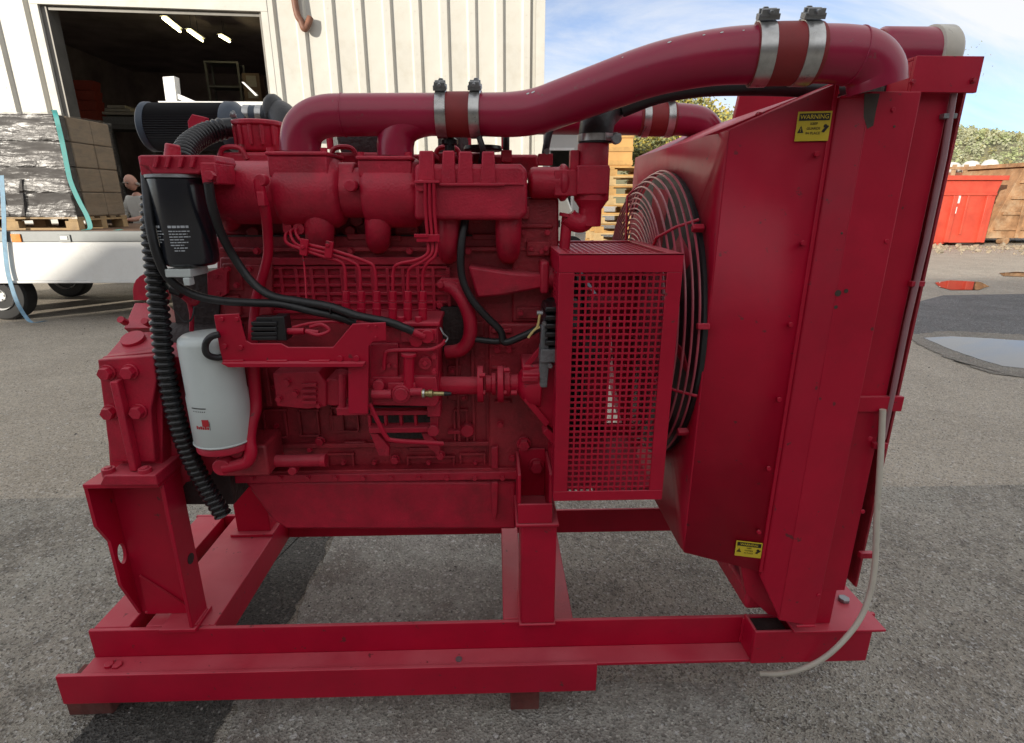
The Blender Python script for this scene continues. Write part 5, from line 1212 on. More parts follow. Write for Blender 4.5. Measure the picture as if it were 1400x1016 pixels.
# ---------------- warning labels with their print
def warning_label(c, ux, uz, nrm, w_, h_):
    o = MB().obox(c, ux*w_/2, nrm*.0006, uz*h_/2); lab = part('warning_label', o, 'yellow', shr, bev=0, label='yellow warning label with black print')
    f = c + nrm*.0012
    band = MB().obox(f + uz*h_*.31, ux*w_*.45, nrm*.0003, uz*h_*.12); 
    tri = f - ux*w_*.36 - uz*h_*.12
    band.extr([tri - ux*w_*.09 - uz*h_*.10, tri + ux*w_*.09 - uz*h_*.10, tri + uz*h_*.15], nrm*.0004)
    hb = f + ux*w_*.36 - uz*h_*.10
    band.extr([hb - ux*w_*.10 - uz*h_*.10, hb - ux*w_*.02 - uz*h_*.12, hb + ux*w_*.10 + uz*h_*.08, hb + ux*w_*.07 + uz*h_*.13, hb - ux*w_*.07 - uz*h_*.02], nrm*.0004)
    band.lathe(hb - ux*w_*.005 + uz*h_*.10, nrm, [(w_*.035,0),(w_*.055,0.0002),(w_*.055,.0004),(w_*.035,.0005)], 14)
    band.build('print', M['ink'], lab, 0, 0)
    rot = Matrix((ux, uz, nrm)).transposed().to_euler()
    def txt(s, p, size, m):
        cu = bpy.data.curves.new('lettering', 'FONT'); cu.body = s; cu.size = size; cu.align_x = 'CENTER'; cu.align_y = 'CENTER'; cu.offset = size*.012
        f_ = bpy.data.objects.new('lettering_curve', cu); COL.objects.link(f_); bpy.context.view_layer.update()
        me = bpy.data.meshes.new_from_object(f_.evaluated_get(bpy.context.evaluated_depsgraph_get())); bpy.data.objects.remove(f_); me.name = 'lettering'; me.materials.clear(); me.materials.append(M[m])
        t_ = bpy.data.objects.new('lettering', me); COL.objects.link(t_); t_.location = p; t_.rotation_euler = rot; t_.parent = lab
    txt('WARNING', f + uz*h_*.31 + nrm*.0006, h_*.20, 'yellow')
    for s, dz in (('KEEP', .08), ('GUARDS', -.08), ('IN PLACE', -.24)):
        txt(s, f + uz*h_*dz + nrm*.0004 + ux*w_*.01, h_*.118, 'ink')
    txt('!', tri + nrm*.0008 - uz*h_*.01, h_*.17, 'yellow')
e1 = (Vector((XQ,yq,zq0)) - Vector((XP,yn,zp0))); n_ = e1.cross(Vector((0,0,1))).normalized(); n_ = n_ if n_.y < 0 else -n_
uxs = Vector((e1.x, e1.y, 0)).normalized(); uzs = Vector((0,0,1)); nn_ = Vector((uxs.y, -uxs.x, 0))
def on_side(px, py):
    r_ = pixel_ray(px, py); o = Vector((0,0,EYE)); p0_ = Vector((XP,yn,1)); t = (p0_-o).dot(nn_)/r_.dot(nn_); return o + r_*t
c1 = on_side(1111,173) + nn_*.0035; warning_label(c1, uxs, uzs, nn_, .064, .056)
c2 = on_side(1023,750) + nn_*.0035; warning_label(c2, uxs, uzs, nn_, .064, .045)
# ================================================================== blocks under the skid
def block(name, px0, px1, pyb, h, dep, label):
    a, b = G(px0,pyb), G(px1,pyb); t = thing(name, label, 'timber block', ((a.x+b.x)/2,(a.y+b.y)/2+dep/2,.004), 0, 'timber blocks under the skid')
    w_ = (b.x-a.x)/2
    MB().box(-w_, w_, -dep/2, dep/2, 0, h).build('timber', M['woodblk'], t, .003)
    return t
block('timber_block', 96, 155, 979, .094, .09, 'short red stained timber block under the left end of the front angle')
tb = block('timber_block', 698, 737, 973, .094, .07, 'short red stained timber block under the skid near the middle of the front angle')

# ================================================================== flatbed trailer with its wrapped loads
YT = 6.62
tx0, tx1 = V(-420,360,YT).x, V(470,360,YT).x
zt_, zp_, zb_ = V(100,316,YT).z, V(100,331,YT).z, V(100,387,YT).z
trl = thing('flatbed_trailer', 'white flatbed trailer with a grey rail, standing behind the engine at the left', 'trailer', ((tx0+tx1)/2, YT+1.05, 0), 0, in_place=True)
tw = mat('white_trailer_paint', (.74,.74,.72), .3, var=.03, scale=1.5, coat=.2, dirt=(.5,.46,.40), dirt_amt=.35, dscale=2.5)
tg = mat('grey_trailer_rail', (.17,.18,.18), .45, metal=.4, var=.1, scale=4)
ply = mat('brown_plywood', (.16,.09,.055), .7, var=.25, scale=5)
MB().box(tx0, tx1, YT, YT+.03, zb_+.03, zp_).build('side_panel', tw, trl, .004)
MB().box(tx0, tx1, YT-.012, YT+.04, zb_, zb_+.029).build('panel_edge', tw, trl, .004)
MB().box(tx0, tx1, YT-.008, YT+.05, zp_+.001, zt_).box(tx0, tx1, YT+2.05, YT+2.1, zp_+.001, zt_).build('deck_rail', tg, trl, .006)
MB().box(tx0, tx1, YT+.051, YT+2.049, zt_-.06, zt_+.004).build('deck', ply, trl, 0)
MB().box(tx0, tx1, YT+2.07, YT+2.10, zb_, zp_).build('side_panel', tw, trl, .004)
MB().box(tx0, tx1, YT+.5, YT+.6, zb_+.05, zt_-.061).box(tx0, tx1, YT+1.5, YT+1.6, zb_+.05, zt_-.061).build('chassis', M['grime_shade'], trl, 0)
def wheel(px, py, y, r, lab=None):
    c = V(px,py,y); wroot = MB().lathe((c.x,y,r+.004), (0,1,0), [(r*.58,0),(r*.62,-.012),(r*.93,-.006),(r,.02),(r,.17),(r*.93,.2),(r*.6,.2)], 40).build('tyre', mat('tyre_rubber',(.02,.02,.02),.75,var=.2,scale=9) if 'tyre_rubber' not in bpy.data.materials else bpy.data.materials['tyre_rubber'], trl, .003)
    rim = MB().lathe((c.x,y-.034,r+.004), (0,1,0), [(.02,.03),(r*.22,.025),(r*.26,.05),(r*.50,.055),(r*.575,.0),(r*.575,.15)], 32)
    for i in range(5):
        a = 2*math.pi*i/5; rim.cyl((c.x+r*.17*math.cos(a), y-.012, r+.004+r*.17*math.sin(a)), (c.x+r*.17*math.cos(a), y-.024, r+.004+r*.17*math.sin(a)), .014, n=6)
    rim.build('rim', tw, wroot, .001)
wheel(0,405,YT+.13,.30); wheel(-110,405,YT+.13,.30); wheel(92,395,YT+1.80,.30); wheel(0,395,YT+1.80,.30)
om = mat('orange_lens', (.75,.22,.02), .25, var=.05, coat=.5)
MB().bxp(15,320,28,331,YT-.022,YT-.0085).build('marker_lamp', om, trl, .003)
lt = MB().bxp(79,321,96,331,YT-.02,YT-.0085).build('latch', tg, trl, .003); MB().bxp(82,323,92,328,YT-.026,YT-.0205).build('latch_handle', tw, lt, .002)
# stretch wrapped pallet loads
carton = mat('dark_brown_carton', (.028,.022,.020), .6, var=.2, scale=4)
kraft = mat('kraft_carton', (.24,.175,.11), .65, var=.15, scale=4)
film = bpy.data.materials.new('stretch_film'); film.use_nodes = True; ft_ = film.node_tree; fb_ = ft_.nodes['Principled BSDF']; Lk = ft_.links.new
fb_.inputs['Base Color'].default_value = (.03,.028,.027,1); fb_.inputs['Roughness'].default_value = .27; fb_.inputs['Specular IOR Level'].default_value = 1.0
tcn = N(ft_,'ShaderNodeTexCoord'); mpn = N(ft_,'ShaderNodeMapping'); mpn.inputs['Scale'].default_value = (1.5,1.5,9); mpn.inputs['Rotation'].default_value = (0,R(7),0); Lk(tcn.outputs['Object'], mpn.inputs['Vector'])
nz = N(ft_,'ShaderNodeTexNoise'); nz.inputs['Scale'].default_value = 2.2; nz.inputs['Detail'].default_value = 8; nz.inputs['Distortion'].default_value = 1.4; Lk(mpn.outputs[0], nz.inputs['Vector'])
bpn = N(ft_,'ShaderNodeBump'); bpn.inputs['Strength'].default_value = .5; bpn.inputs['Distance'].default_value = .012; nz2 = N(ft_,'ShaderNodeTexNoise'); nz2.inputs['Scale'].default_value = 5.0; nz2.inputs['Detail'].default_value = 5; nz2.inputs['Distortion'].default_value = 2.0; Lk(tcn.outputs['Object'], nz2.inputs['Vector'])
adn = N(ft_,'ShaderNodeMath', operation='ADD'); Lk(nz.outputs['Fac'], adn.inputs[0]); Lk(nz2.outputs['Fac'], adn.inputs[1]); Lk(adn.outputs[0], bpn.inputs['Height']); Lk(bpn.outputs[0], fb_.inputs['Normal'])
tr_ = N(ft_,'ShaderNodeBsdfTransparent'); ms = N(ft_,'ShaderNodeMixShader'); rmp = N(ft_,'ShaderNodeMapRange'); rmp.inputs['From Min'].default_value = .42; rmp.inputs['From Max'].default_value = .75; rmp.inputs['To Min'].default_value = .10; rmp.inputs['To Max'].default_value = .36
Lk(nz.outputs['Fac'], rmp.inputs['Value']); Lk(rmp.outputs[0], ms.inputs[0]); Lk(tr_.outputs[0], ms.inputs[1]); Lk(fb_.outputs[0], ms.inputs[2]); Lk(ms.outputs[0], ft_.nodes['Material Output'].inputs['Surface'])
palm = mat('pallet_wood', (.40,.27,.13), .75, var=.22, scale=7, dirt=(.22,.15,.09), dirt_amt=.6, dscale=4)
def build_pallet(parent, lx, ly, m, local=True):      # simple EUR type pallet: boards and blocks, each a part
    def pb(nm, mb): o = mb.build(nm, m, None, .002); o.parent = parent; return o
    for i in range(5): y_ = -ly/2 + (ly-.12)*i/4; pb('deck_board', MB().box(-lx/2, lx/2, y_, y_+(.12 if i % 2 == 0 else .10), .122, .144))
    for i in range(3): x_ = -lx/2 + (lx-.10)*i/2; pb('stringer_board', MB().box(x_, x_+.10, -ly/2, ly/2, .100, .1215))
    for i in range(3):
        y_ = -ly/2 + (ly-.10)*i/2; pb('bottom_board', MB().box(-lx/2, lx/2, y_, y_+.10, 0, .0215))
        for j in range(3):
            x_ = -lx/2 + (lx-.145)*j/2; pb('pallet_block', MB().box(x_, x_+.145, y_+.002, y_+.098, .022, .0995))
def load(name, cx, cy, z0, lx, ly, hh, cols, rows, m, label, rz=0, pal=True, sag=.0):
    t = thing(name, label, 'pallet load', (cx,cy,z0), rz, 'stretch wrapped pallet loads on the trailer'); r_ = random.Random(int(cx*100) % 97)
    if pal: build_pallet(t, lx, ly, palm)
    zb0 = .146 if pal else .0; bw, bh = lx/cols, (hh-zb0)/rows
    for i in range(cols):
        for j in range(rows):
            for k_, (ya_, yb2) in enumerate(((0,.2),(.2,.62),(.62,1))):
                j_ = r_.uniform(-.008,.008); y0_ = -ly/2 + ya_*ly; dy_ = (yb2-ya_)*ly
                o = MB().box(-lx/2+bw*i+.004, -lx/2+bw*(i+1)-.004, y0_+.004+j_, y0_+dy_-.004+j_, zb0+bh*j+.003, zb0+bh*(j+1)-.003).build('carton', m if k_ == 0 else kraft, t, .012)
    # wrap: a slightly pinched skin over the cartons
    from mathutils import noise as mn
    q = []; nz_ = 72; nn = 220
    for j in range(nz_+1):
        zz = zb0-.02 + (hh-zb0+.03)*j/nz_; ph_ = (zz-zb0)/bh
        for i in range(nn):
            a = 2*math.pi*i/nn; c_, s_2 = math.cos(a), math.sin(a); f = 1/max(abs(c_)/(lx/2), abs(s_2)/(ly/2))
            x_, y_ = c_*f, s_2*f; u_ = x_ + y_*.8
            wr = mn.noise(Vector((u_*2.2, zz*15 + u_*2.5, 3.1))) + .7*mn.noise(Vector((u_*5, zz*9 - u_*4, 7.7))) + .35*mn.noise(Vector((u_*16, zz*26, 1.3)))
            off = .020 + .006*math.cos(2*math.pi*ph_) + .007*wr
            q.append((x_*(1+off/(lx/2)), y_*(1+off/(ly/2)), zz + .004*mn.noise(Vector((u_*4, zz*4, 0)))))
    mb = MB(); mb._add(q, [(j*nn+i, j*nn+(i+1) % nn, (j+1)*nn+(i+1) % nn, (j+1)*nn+i) for j in range(nz_) for i in range(nn)] + [tuple(range(nz_*nn,(nz_+1)*nn))])
    mb.build('stretch_wrap', film, t, 0, 60); return t
zd = zt_ + .006; yl = YT + .12
xl0, xl1 = V(-95,240,yl).x, V(92,240,yl).x
hh = V(40,155,yl).z - zd
load('wrapped_load', (xl0+xl1)/2, yl+.45, zd, xl1-xl0, .90, hh, 2, 4, carton, 'dark cartons with kraft ones behind, in glossy stretch film under the teal strap')
load('wrapped_load', xl0-.75, yl+.52, zd, 1.3, 1.0, hh*.9, 2, 4, carton, 'dark wrapped load at the far left, cut by the picture edge')
# ratchet straps
teal = mat('teal_webbing', (.035,.25,.24), .6, var=.15, scale=20); blue = mat('blue_webbing', (.16,.30,.42), .6, var=.2, scale=20)
def strap(name, pts, wid, m, label):
    PP = smooth_path([V(*q) for q in pts], 6); q = []
    for p_ in PP: q += [p_ - Vector((wid/2,0,0)), p_ + Vector((wid/2,0,0)), p_ + Vector((wid/2,.004,.002)), p_ - Vector((wid/2,-.004,-.002))]
    mb = MB(); n_ = len(PP)
    mb._add(q, [(4*i+a, 4*i+(a+1) % 4, 4*(i+1)+(a+1) % 4, 4*(i+1)+a) for i in range(n_-1) for a in range(4)])
    return tag(mb.build(name, m, None, 0, 50), label, 'strap', 'ratchet straps on the trailer')
strap('ratchet_strap', [(72,152,yl+.4),(75,154,yl-.03),(85,195,yl-.035),(92,230,yl-.035),(97,250,yl-.035),(108,275,yl-.04),(119,296,yl-.05),(123,312,yl-.06),(114,315,yl-.05),(130,317,yl-.04),(150,316,yl-.05),(165,314,yl-.04)], .055, teal, 'teal ratchet strap over the edge of the dark wrapped load')
strap('ratchet_strap', [(2,240,YT-.02),(5,290,YT-.03),(6,330,YT-.035),(10,370,YT-.04),(17,396,YT-.05),(24,415,YT-.08),(34,432,YT-.12),(44,441,YT-.18),(62,439,YT-.22)], .05, blue, 'pale blue strap hanging down the trailer side to the ground by the wheel')

# ================================================================== the man beyond the trailer
skin = mat('skin', (.50,.27,.20), .5, var=.08, scale=6); shirt = mat('pale_grey_shirt', (.52,.52,.48), .8, var=.08, scale=8); trous = mat('dark_trousers', (.03,.035,.05), .85, var=.2)
def skinned(name, verts, edges, radii, m, parent, sub=2):
    me = bpy.data.meshes.new(name); me.from_pydata([tuple(v) for v in verts], edges, []); me.materials.append(m)
    o = bpy.data.objects.new(name, me); COL.objects.link(o); o.parent = parent
    sk = o.modifiers.new('skin','SKIN'); sk.use_smooth_shade = True; lay = me.skin_vertices[0].data
    for i, r_ in enumerate(radii): lay[i].radius = r_ if isinstance(r_, tuple) else (r_, r_)
    lay[0].use_root = True
    ss = o.modifiers.new('subd','SUBSURF'); ss.levels = sub; ss.render_levels = sub; return o
pp0 = V(188,270,9.0)
man_ = thing('person', 'bald man in a pale shirt looking down, standing beyond the trailer', 'person', (pp0.x, 9.0, 0), R(-15))
hz = V(183,238,9.0).z; sc_ = hz/1.78
def s_(x,y,z): return Vector((x,y,z))*sc_
bv = [s_(0,.02,.93), s_(0,.03,1.12), s_(0,.02,1.34), s_(0,.0,1.46), s_(0,-.03,1.52), s_(.17,.02,1.42), s_(.23,-.06,1.17), s_(.12,-.27,1.12), s_(.06,-.34,1.12), s_(-.17,.02,1.42), s_(-.23,-.06,1.17), s_(-.10,-.27,1.12), s_(-.04,-.34,1.12), s_(.09,.02,.88), s_(.10,.0,.48), s_(.10,.04,.06), s_(.11,-.10,.03), s_(-.09,.02,.88), s_(-.10,.0,.48), s_(-.10,.04,.06), s_(-.11,-.10,.03)]
be = [(0,1),(1,2),(2,3),(3,4),(2,5),(5,6),(6,7),(7,8),(2,9),(9,10),(10,11),(11,12),(0,13),(13,14),(14,15),(15,16),(0,17),(17,18),(18,19),(19,20)]
br_ = [(.15,.11),(.14,.10),(.16,.11),(.07,.07),(.055,.055),.06,.045,.034,.022,.06,.045,.034,.022,.09,.06,.045,.04,.09,.06,.045,.04]
body = skinned('body', bv, be, [tuple(x*sc_ for x in r_) if isinstance(r_, tuple) else r_*sc_ for r_ in br_], skin, man_)
hd_ = MB(); hc_ = s_(0,-.065,1.655); nu, nv = 22, 16; q = []
for j in range(nv+1):
    th_ = math.pi*j/nv
    for i in range(nu):
        ph = 2*math.pi*i/nu; x_, y_, z_ = math.sin(th_)*math.cos(ph), math.sin(th_)*math.sin(ph), math.cos(th_)
        rx, ry, rz_ = .077, .098, .118
        if z_ < -.2: rx *= 1 + .35*(z_+.2); ry *= 1 + .2*(z_+.2)
        p_ = Vector((x_*rx, y_*ry, z_*rz_))
        if y_ < -.8 and abs(z_+.18) < .28 and abs(x_) < .3: p_.y -= .018*(1-abs(z_+.18)/.28)
        if y_ < -.4 and .0 < z_ < .22 and .15 < abs(x_) < .55: p_.y += .010
        q.append(hc_ + Matrix.Rotation(R(20),3,'X') @ p_*sc_)
hd_._add(q, [(j*nu+i, j*nu+(i+1) % nu, (j+1)*nu+(i+1) % nu, (j+1)*nu+i) for j in range(nv) for i in range(nu)])
head_o = hd_.build('head', skin, man_, 0, 80)
for sx in (-1,1):
    MB().lathe(hc_+Vector((sx*.076*sc_,.01,-.01)), (sx,.3,0), [(.0,0),(.018,.004),(.026,.008),(.02,.014),(0,.012)], 12).build('ear', skin, head_o, 0)
    MB().lathe(hc_+Matrix.Rotation(R(20),3,'X') @ Vector((sx*.03,-.088,.012))*sc_, (0,-1,-.3), [(.0,.006),(.008,.004),(.011,0)], 10).build('eye', M['ink'], head_o, 0)
MB().tube(smooth_path([hc_+Matrix.Rotation(R(20),3,'X') @ Vector((a*.024,-.086+abs(a)*.004,-.062))*sc_ for a in (-1,-.5,0,.5,1)],3), .004, 6).build('mouth', mat('lip',(.30,.11,.10),.5), head_o, 0)
MB().tube([hc_ + Vector((math.cos(a)*.082, .012+math.sin(a)*.094, -.012-.02*math.sin(a)))*sc_ for a in [math.pi*(-.06+1.12*i/16) for i in range(17)]], [.010]+[.022]*15+[.010], 8).build('hair', mat('grey_hair',(.36,.34,.31),.9,var=.3,scale=40), head_o, 0)
for sx in (-1,1):
    b_ = hc_ + Matrix.Rotation(R(20),3,'X') @ Vector((sx*.031,-.093,.030))*sc_; MB().tube([b_+Vector((-.018,.002,0)), b_+Vector((0,-.003,.003)), b_+Vector((.018,.002,0))], .0055, 6).build('eyebrow', bpy.data.materials['grey_hair'], head_o, 0)
jv = [s_(0,.02,.90), s_(0,.03,1.12), s_(0,.02,1.36), s_(0,.0,1.455), s_(.175,.02,1.42), s_(.235,-.06,1.17), s_(.19,-.15,1.15), s_(-.175,.02,1.42), s_(-.235,-.06,1.17), s_(-.19,-.15,1.15)]
skinned('shirt', jv, [(0,1),(1,2),(2,3),(2,4),(4,5),(5,6),(2,7),(7,8),(8,9)], [tuple(x*sc_ for x in r_) if isinstance(r_, tuple) else r_*sc_ for r_ in [(.165,.125),(.158,.118),(.175,.125),(.075,.075),.072,.06,.052,.072,.06,.052]], shirt, man_)
tv = [s_(0,.02,.95), s_(.095,.02,.86), s_(.10,.0,.48), s_(.10,.04,.10), s_(-.095,.02,.86), s_(-.10,.0,.48), s_(-.10,.04,.10)]
skinned('trousers', tv, [(0,1),(1,2),(2,3),(0,4),(4,5),(5,6)], [(.155*sc_,.12*sc_)]+[r_*sc_ for r_ in (.10,.075,.065,.10,.075,.065)], trous, man_)
for sx in (-1,1):
    for f in range(4):
        b_ = s_(sx*.05 + (f-1.5)*.016,-.345,1.115); MB().tube(smooth_path([b_, b_+Vector((0,-.035,-.004)), b_+Vector((0,-.06,-.03)), b_+Vector((0,-.055,-.055))],3), .0085, 7).build('finger', skin, man_, 0)
    b_ = s_(sx*.05 - sx*.03,-.33,1.125); MB().tube([b_, b_+Vector((-sx*.02,-.03,.01)), b_+Vector((-sx*.025,-.055,.0))], .0095, 7).build('thumb', skin, man_, 0)

# ================================================================== pallets stacked beyond the engine
pmat = [mat('orange_pallet_wood', (.50,.29,.10), .75, var=.18, scale=6, dirt=(.30,.18,.08), dirt_amt=.5, dscale=5), mat('pale_pallet_wood', (.52,.36,.17), .75, var=.18, scale=6, dirt=(.30,.20,.10), dirt_amt=.5, dscale=5)]
YP = 9.25; xp = V(824,270,YP).x
ptop = V(850,222,YP).z; npal = int(ptop/.146)
protos = []
for k in range(2):
    t = thing('pallet', 'x', 'pallet', (0,0,0), 0, 'wooden pallets in the stack'); build_pallet(t, 1.2, 1.0, pmat[k]); protos.append(t)
rr_ = random.Random(8)
ordn = ['bottom','second','third','fourth','fifth','sixth','seventh','eighth','ninth','tenth','eleventh','twelfth','thirteenth','fourteenth','fifteenth']
for i in range(npal):
    t = protos[i] if i < 2 else copy_tree(protos[i % 2])
    t.location = (xp + .6 + (-.09 if i < 9 else .06) + rr_.uniform(-.02,.02), YP+.5+rr_.uniform(-.03,.03), .002 + .1462*i); t.rotation_euler.z = rr_.uniform(-.02,.02)
    t['label'] = ('wooden pallet at the bottom of the tall orange stack' if i == 0 else 'wooden pallet on top of the tall stack, under the orange crate' if i == npal-1 else f'wooden pallet, {ordn[i]} from the ground in the tall orange stack')
xc0, xc1 = V(832,205,YP).x, V(866,205,YP).x
crt = thing('plywood_crate', 'orange plywood crate standing on top of the pallet stack', 'crate', ((xc0+xc1)/2, YP+.5, .002+.1462*npal), 0)
cm_ = mat('orange_plywood', (.58,.32,.11), .6, var=.1, scale=3)
wc = (xc1-xc0)/2
MB().box(-wc,wc,-.45,.45,.0,.50).build('crate_body', cm_, crt, .003)
for z_ in (.02,.22,.42): MB().box(-wc-.01,wc+.01,-.468,-.451,z_,z_+.07).build('crate_batten', pmat[0], crt, .002)

# ================================================================== skips at the right
skr = mat('orange_red_skip_paint', (.54,.07,.04), .5, var=.15, scale=2, dirt=(.34,.09,.05), dirt_amt=.7, dscale=2.0)
rst = mat('rusty_skip_steel', (.36,.20,.10), .8, var=.3, scale=3, bump=.4, bscale=20, dirt=(.52,.40,.26), dirt_amt=.8, dscale=1.6)
YS = 17.4
sx0, sx1 = V(1180,300,YS).x, V(1374,245,YS).x
zs1 = V(1330,240,YS).z; zs0 = .10
sk_ = thing('skip', 'orange red steel skip with two white stickers, nearest the radiator', 'skip', ((sx0+sx1)/2, YS+1, 0), 0, 'skips along the far side of the yard', True)
xb0, xb1 = V(1180,335,YS).x, V(1345,335,YS).x
MB().extr([(sx0,YS,zs1-.14),(sx1-.05,YS,zs1-.14),(sx1-.15,YS,zs1-.55),(xb1,YS,zs0),(sx0,YS,zs0)], (0,2.2,0)).build('skip_body', skr, sk_, .01)
MB().box(sx0-.02, sx1+.05, YS-.10, YS+2.3, zs1-.139, zs1).build('top_rim', skr, sk_, .01)
MB().box(sx0, sx1-.16, YS-.045, YS-.001, zs1-.58, zs1-.50).build('side_rail', skr, sk_, .006)
for px in (1345,1300): 
    x_ = V(px,290,YS).x; MB().box(x_-.07, x_+.07, YS-.09, YS-.001, zs0+.02, zs1-.585).build('side_rib', skr, sk_, .008)
for px in (1318,): x_ = V(px,290,YS).x; MB().box(x_-.03, x_+.03, YS-.06, YS-.001, zs0+.25, zs1-.585).build('side_stiffener', skr, sk_, .006)
for i in range(3): MB().extr([(sx0+.8*i+.9,YS+.02,zs0-.001),(sx0+.8*i+1.2,YS+.02,zs0-.001),(sx0+.8*i+.95,YS+.02,.005),(sx0+.8*i+.75,YS+.02,.005)], (0,.2,0)).build('skid_foot', skr, sk_, .004)
stk = mat('white_sticker', (.75,.75,.72), .5, var=.03)
for a in ((1303,267,1313,278),(1302,283,1308,292)): MB().bxp(*a, YS-.006, YS-.001).build('sticker', stk, sk_, 0)
YR = 17.9; rx0 = V(1352,300,YR).x
rs_ = thing('skip', 'rusty pale brown skip with ribbed sides at the right edge', 'skip', (rx0+2, YR+1, 0), 0, 'skips along the far side of the yard', True)
zr_ = V(1380,228,YR).z
MB().extr([(rx0+.75,YR,zr_),(rx0+6,YR,zr_),(rx0+6,YR,.2),(rx0,YR,.2)], (0,2.2,0)).build('skip_body', rst, rs_, .01)
for i in range(4): z_ = .45 + i*.48; MB().box(rx0+.2+.16*i, rx0+6, YR-.08, YR-.001, z_, z_+.09).build('side_rail', rst, rs_, .006)
for i in range(5): MB().box(rx0+.9+.95*i, rx0+1.02+.95*i, YR-.12, YR-.081, .22, zr_).build('side_rib', rst, rs_, .006)
MB().box(rx0+.6, rx0+6, YR-.13, YR+2.3, zr_+.001, zr_+.12).build('top_rim', rst, rs_, .006)
MB().cyl((rx0+.7,YR-.05,.12),(rx0+.7,YR+.2,.12),.11,n=16).build('roller', rst, rs_, 0); MB().cyl((rx0+2.2,YR-.05,.12),(rx0+2.2,YR+.2,.12),.11,n=16).build('roller', rst, rs_, 0)
# long rusty skip behind with posts along its top, a white sack on it
YQ = 21.5
qx0, qx1 = V(1200,240,YQ).x, V(1385,240,YQ).x; zq_ = V(1330,236,YQ).z
lk = thing('skip', 'long rust brown skip with upright posts along its rim, behind the red skip', 'skip', ((qx0+qx1)/2, YQ+1, 0), 0, 'skips along the far side of the yard', True)
MB().box(qx0,qx1,YQ,YQ+2.2,.1,zq_).build('skip_body', mat('red_rust_steel',(.26,.10,.06),.8,var=.3,scale=2), lk, .01)
for i in range(12): x_ = qx0+.1+(qx1-qx0-.3)*i/11; MB().box(x_, x_+.13, YQ-.08, YQ-.001, zq_-.5, zq_+.28).build('rim_post', rst, lk, .006)
MB().box(qx0, qx1, YQ-.10, YQ-.0805, zq_+.10, zq_+.2).build('top_rail', rst, lk, .004)
sb = V(1335,226,YQ+.6); bag = MB()
rr_ = random.Random(3)
for i in range(3): bag.lathe((sb.x-.8+.75*i, YQ+.8, zq_+.0), (0,0,1), [(.2,0),(.34,.12),(.33,.26),(.2,.38+.05*i),(.03,.42+.05*i)], 12)
tag(bag.build('rubble_sack', mat('white_sack',(.66,.64,.60),.8,var=.1,scale=4), None, 0, 60), 'white bulging sacks lying on the rusty skip behind the red one', 'sack')
# rubble along the foot of the skips
mb = MB(); rr_ = random.Random(12); g0, g1 = V(1180,340,16.6).x, V(1560,340,16.6).x
for i in range(420):
    c = Vector((rr_.uniform(g0,g1), rr_.uniform(16.0,17.2) if i % 3 else rr_.uniform(14.5,17), 0)); s2 = rr_.choice((.02,.03,.04,.07))*rr_.uniform(.6,1.3)
    u_ = Vector((rr_.gauss(0,1),rr_.gauss(0,1),rr_.gauss(0,.4))).normalized(); v_ = u_.orthogonal().normalized(); w2 = u_.cross(v_)
    mb.obox(c+Vector((0,0,s2*.5)), u_*s2, v_*s2*.6, w2*s2*.5)
tag(mb.build('rubble', mat('pale_rubble',(.34,.28,.20),.85,var=.3,scale=2), None, 0, 0), 'broken rubble and stones strewn along the foot of the skips', 'rubble', kind='stuff')

# ================================================================== things inside the doorway
def ob(px, py0, py1, dep): return in_shop(px,(py0+py1)/2,dep), in_shop(px,py0,dep).z, in_shop(px,py1,dep).z
def simple(name, label, cat, px0, px1, py0, py1, dep, dy, m, extra=None, floor=False):
    a, b = in_shop(px0,(py0+py1)/2,dep), in_shop(px1,(py0+py1)/2,dep); z1_ = in_shop(px0,py0,dep).z; z0_ = 0.014 if floor else in_shop(px0,py1,dep).z
    t = thing(name, label, cat, ((a.x+b.x)/2,(a.y+b.y)/2,z0_), WROT); wd = (b-a).length
    return t, wd, z1_-z0_
redbin = mat('dull_red_plastic', (.42,.07,.05), .6, var=.15)
t, w_, h_ = simple('bin_stack', 'x', 'bin', 107, 138, 111, 165, 12.5, .6, redbin, floor=False)
t['label'] = 'stack of dull red bins in the left half of the dark doorway'
for i in range(4):
    f0, f1 = h_*i/4, h_*(i+1)/4; MB().extr([(-w_*.38,-.25,f0),(w_*.38,-.25,f0),(w_*.48,-.25,f1-.01),(-w_*.48,-.25,f1-.01)], (0,.5,0)).build('bin', redbin, t, .01)
MB().box(-w_*.45,w_*.45,-.25,.25,-t.location.z+.013,-.001).build('bench', darkin, t, 0)
t, w_, h_ = simple('workbench', 'grey workbench piled with flat sheets inside the doorway', 'workbench', 142, 215, 163, 185, 10.0, .8, gantry)
MB().box(-w_/2,w_/2,-.4,.4,h_*.3,h_*.6).build('bench_top', gantry, t, .005)
for sx in (-1,1):
    for sy in (-1,1): MB().box(sx*w_*.45-.04,sx*w_*.45+.04,sy*.35-.04,sy*.35+.04,-t.location.z+.013,h_*.3-.001).build('leg', gantry, t, 0)
MB().box(-w_*.4,w_*.25,-.3,.3,h_*.601,h_*1.1).build('drawer_unit', M['zinc'], t, .01)
t, w_, h_ = simple('paper_pile', 'pale flat packs lying on the workbench in the doorway', 'packs', 146, 192, 145, 160, 10.0, .8, gantry)
for i in range(3): MB().box(-w_*.5+.1*i,w_*.5-.15*i,-.3,.3,h_*(.1+.3*i),h_*(.1+.3*i)+h_*.26).build('pack', mat('pale_card',(.40,.37,.33),.7) if i == 0 else bpy.data.materials['pale_card'], t, .01)
t, w_, h_ = simple('notice_cabinet', 'brown cupboard with two pale notices near the right jamb of the doorway', 'cupboard', 337, 360, 102, 150, 11.0, .5, gantry)
cup = mat('brown_cupboard', (.20,.13,.09), .6, var=.1)
MB().box(-w_/2,w_/2,-.25,.25,-t.location.z+.013,h_).build('carcass', cup, t, .005)
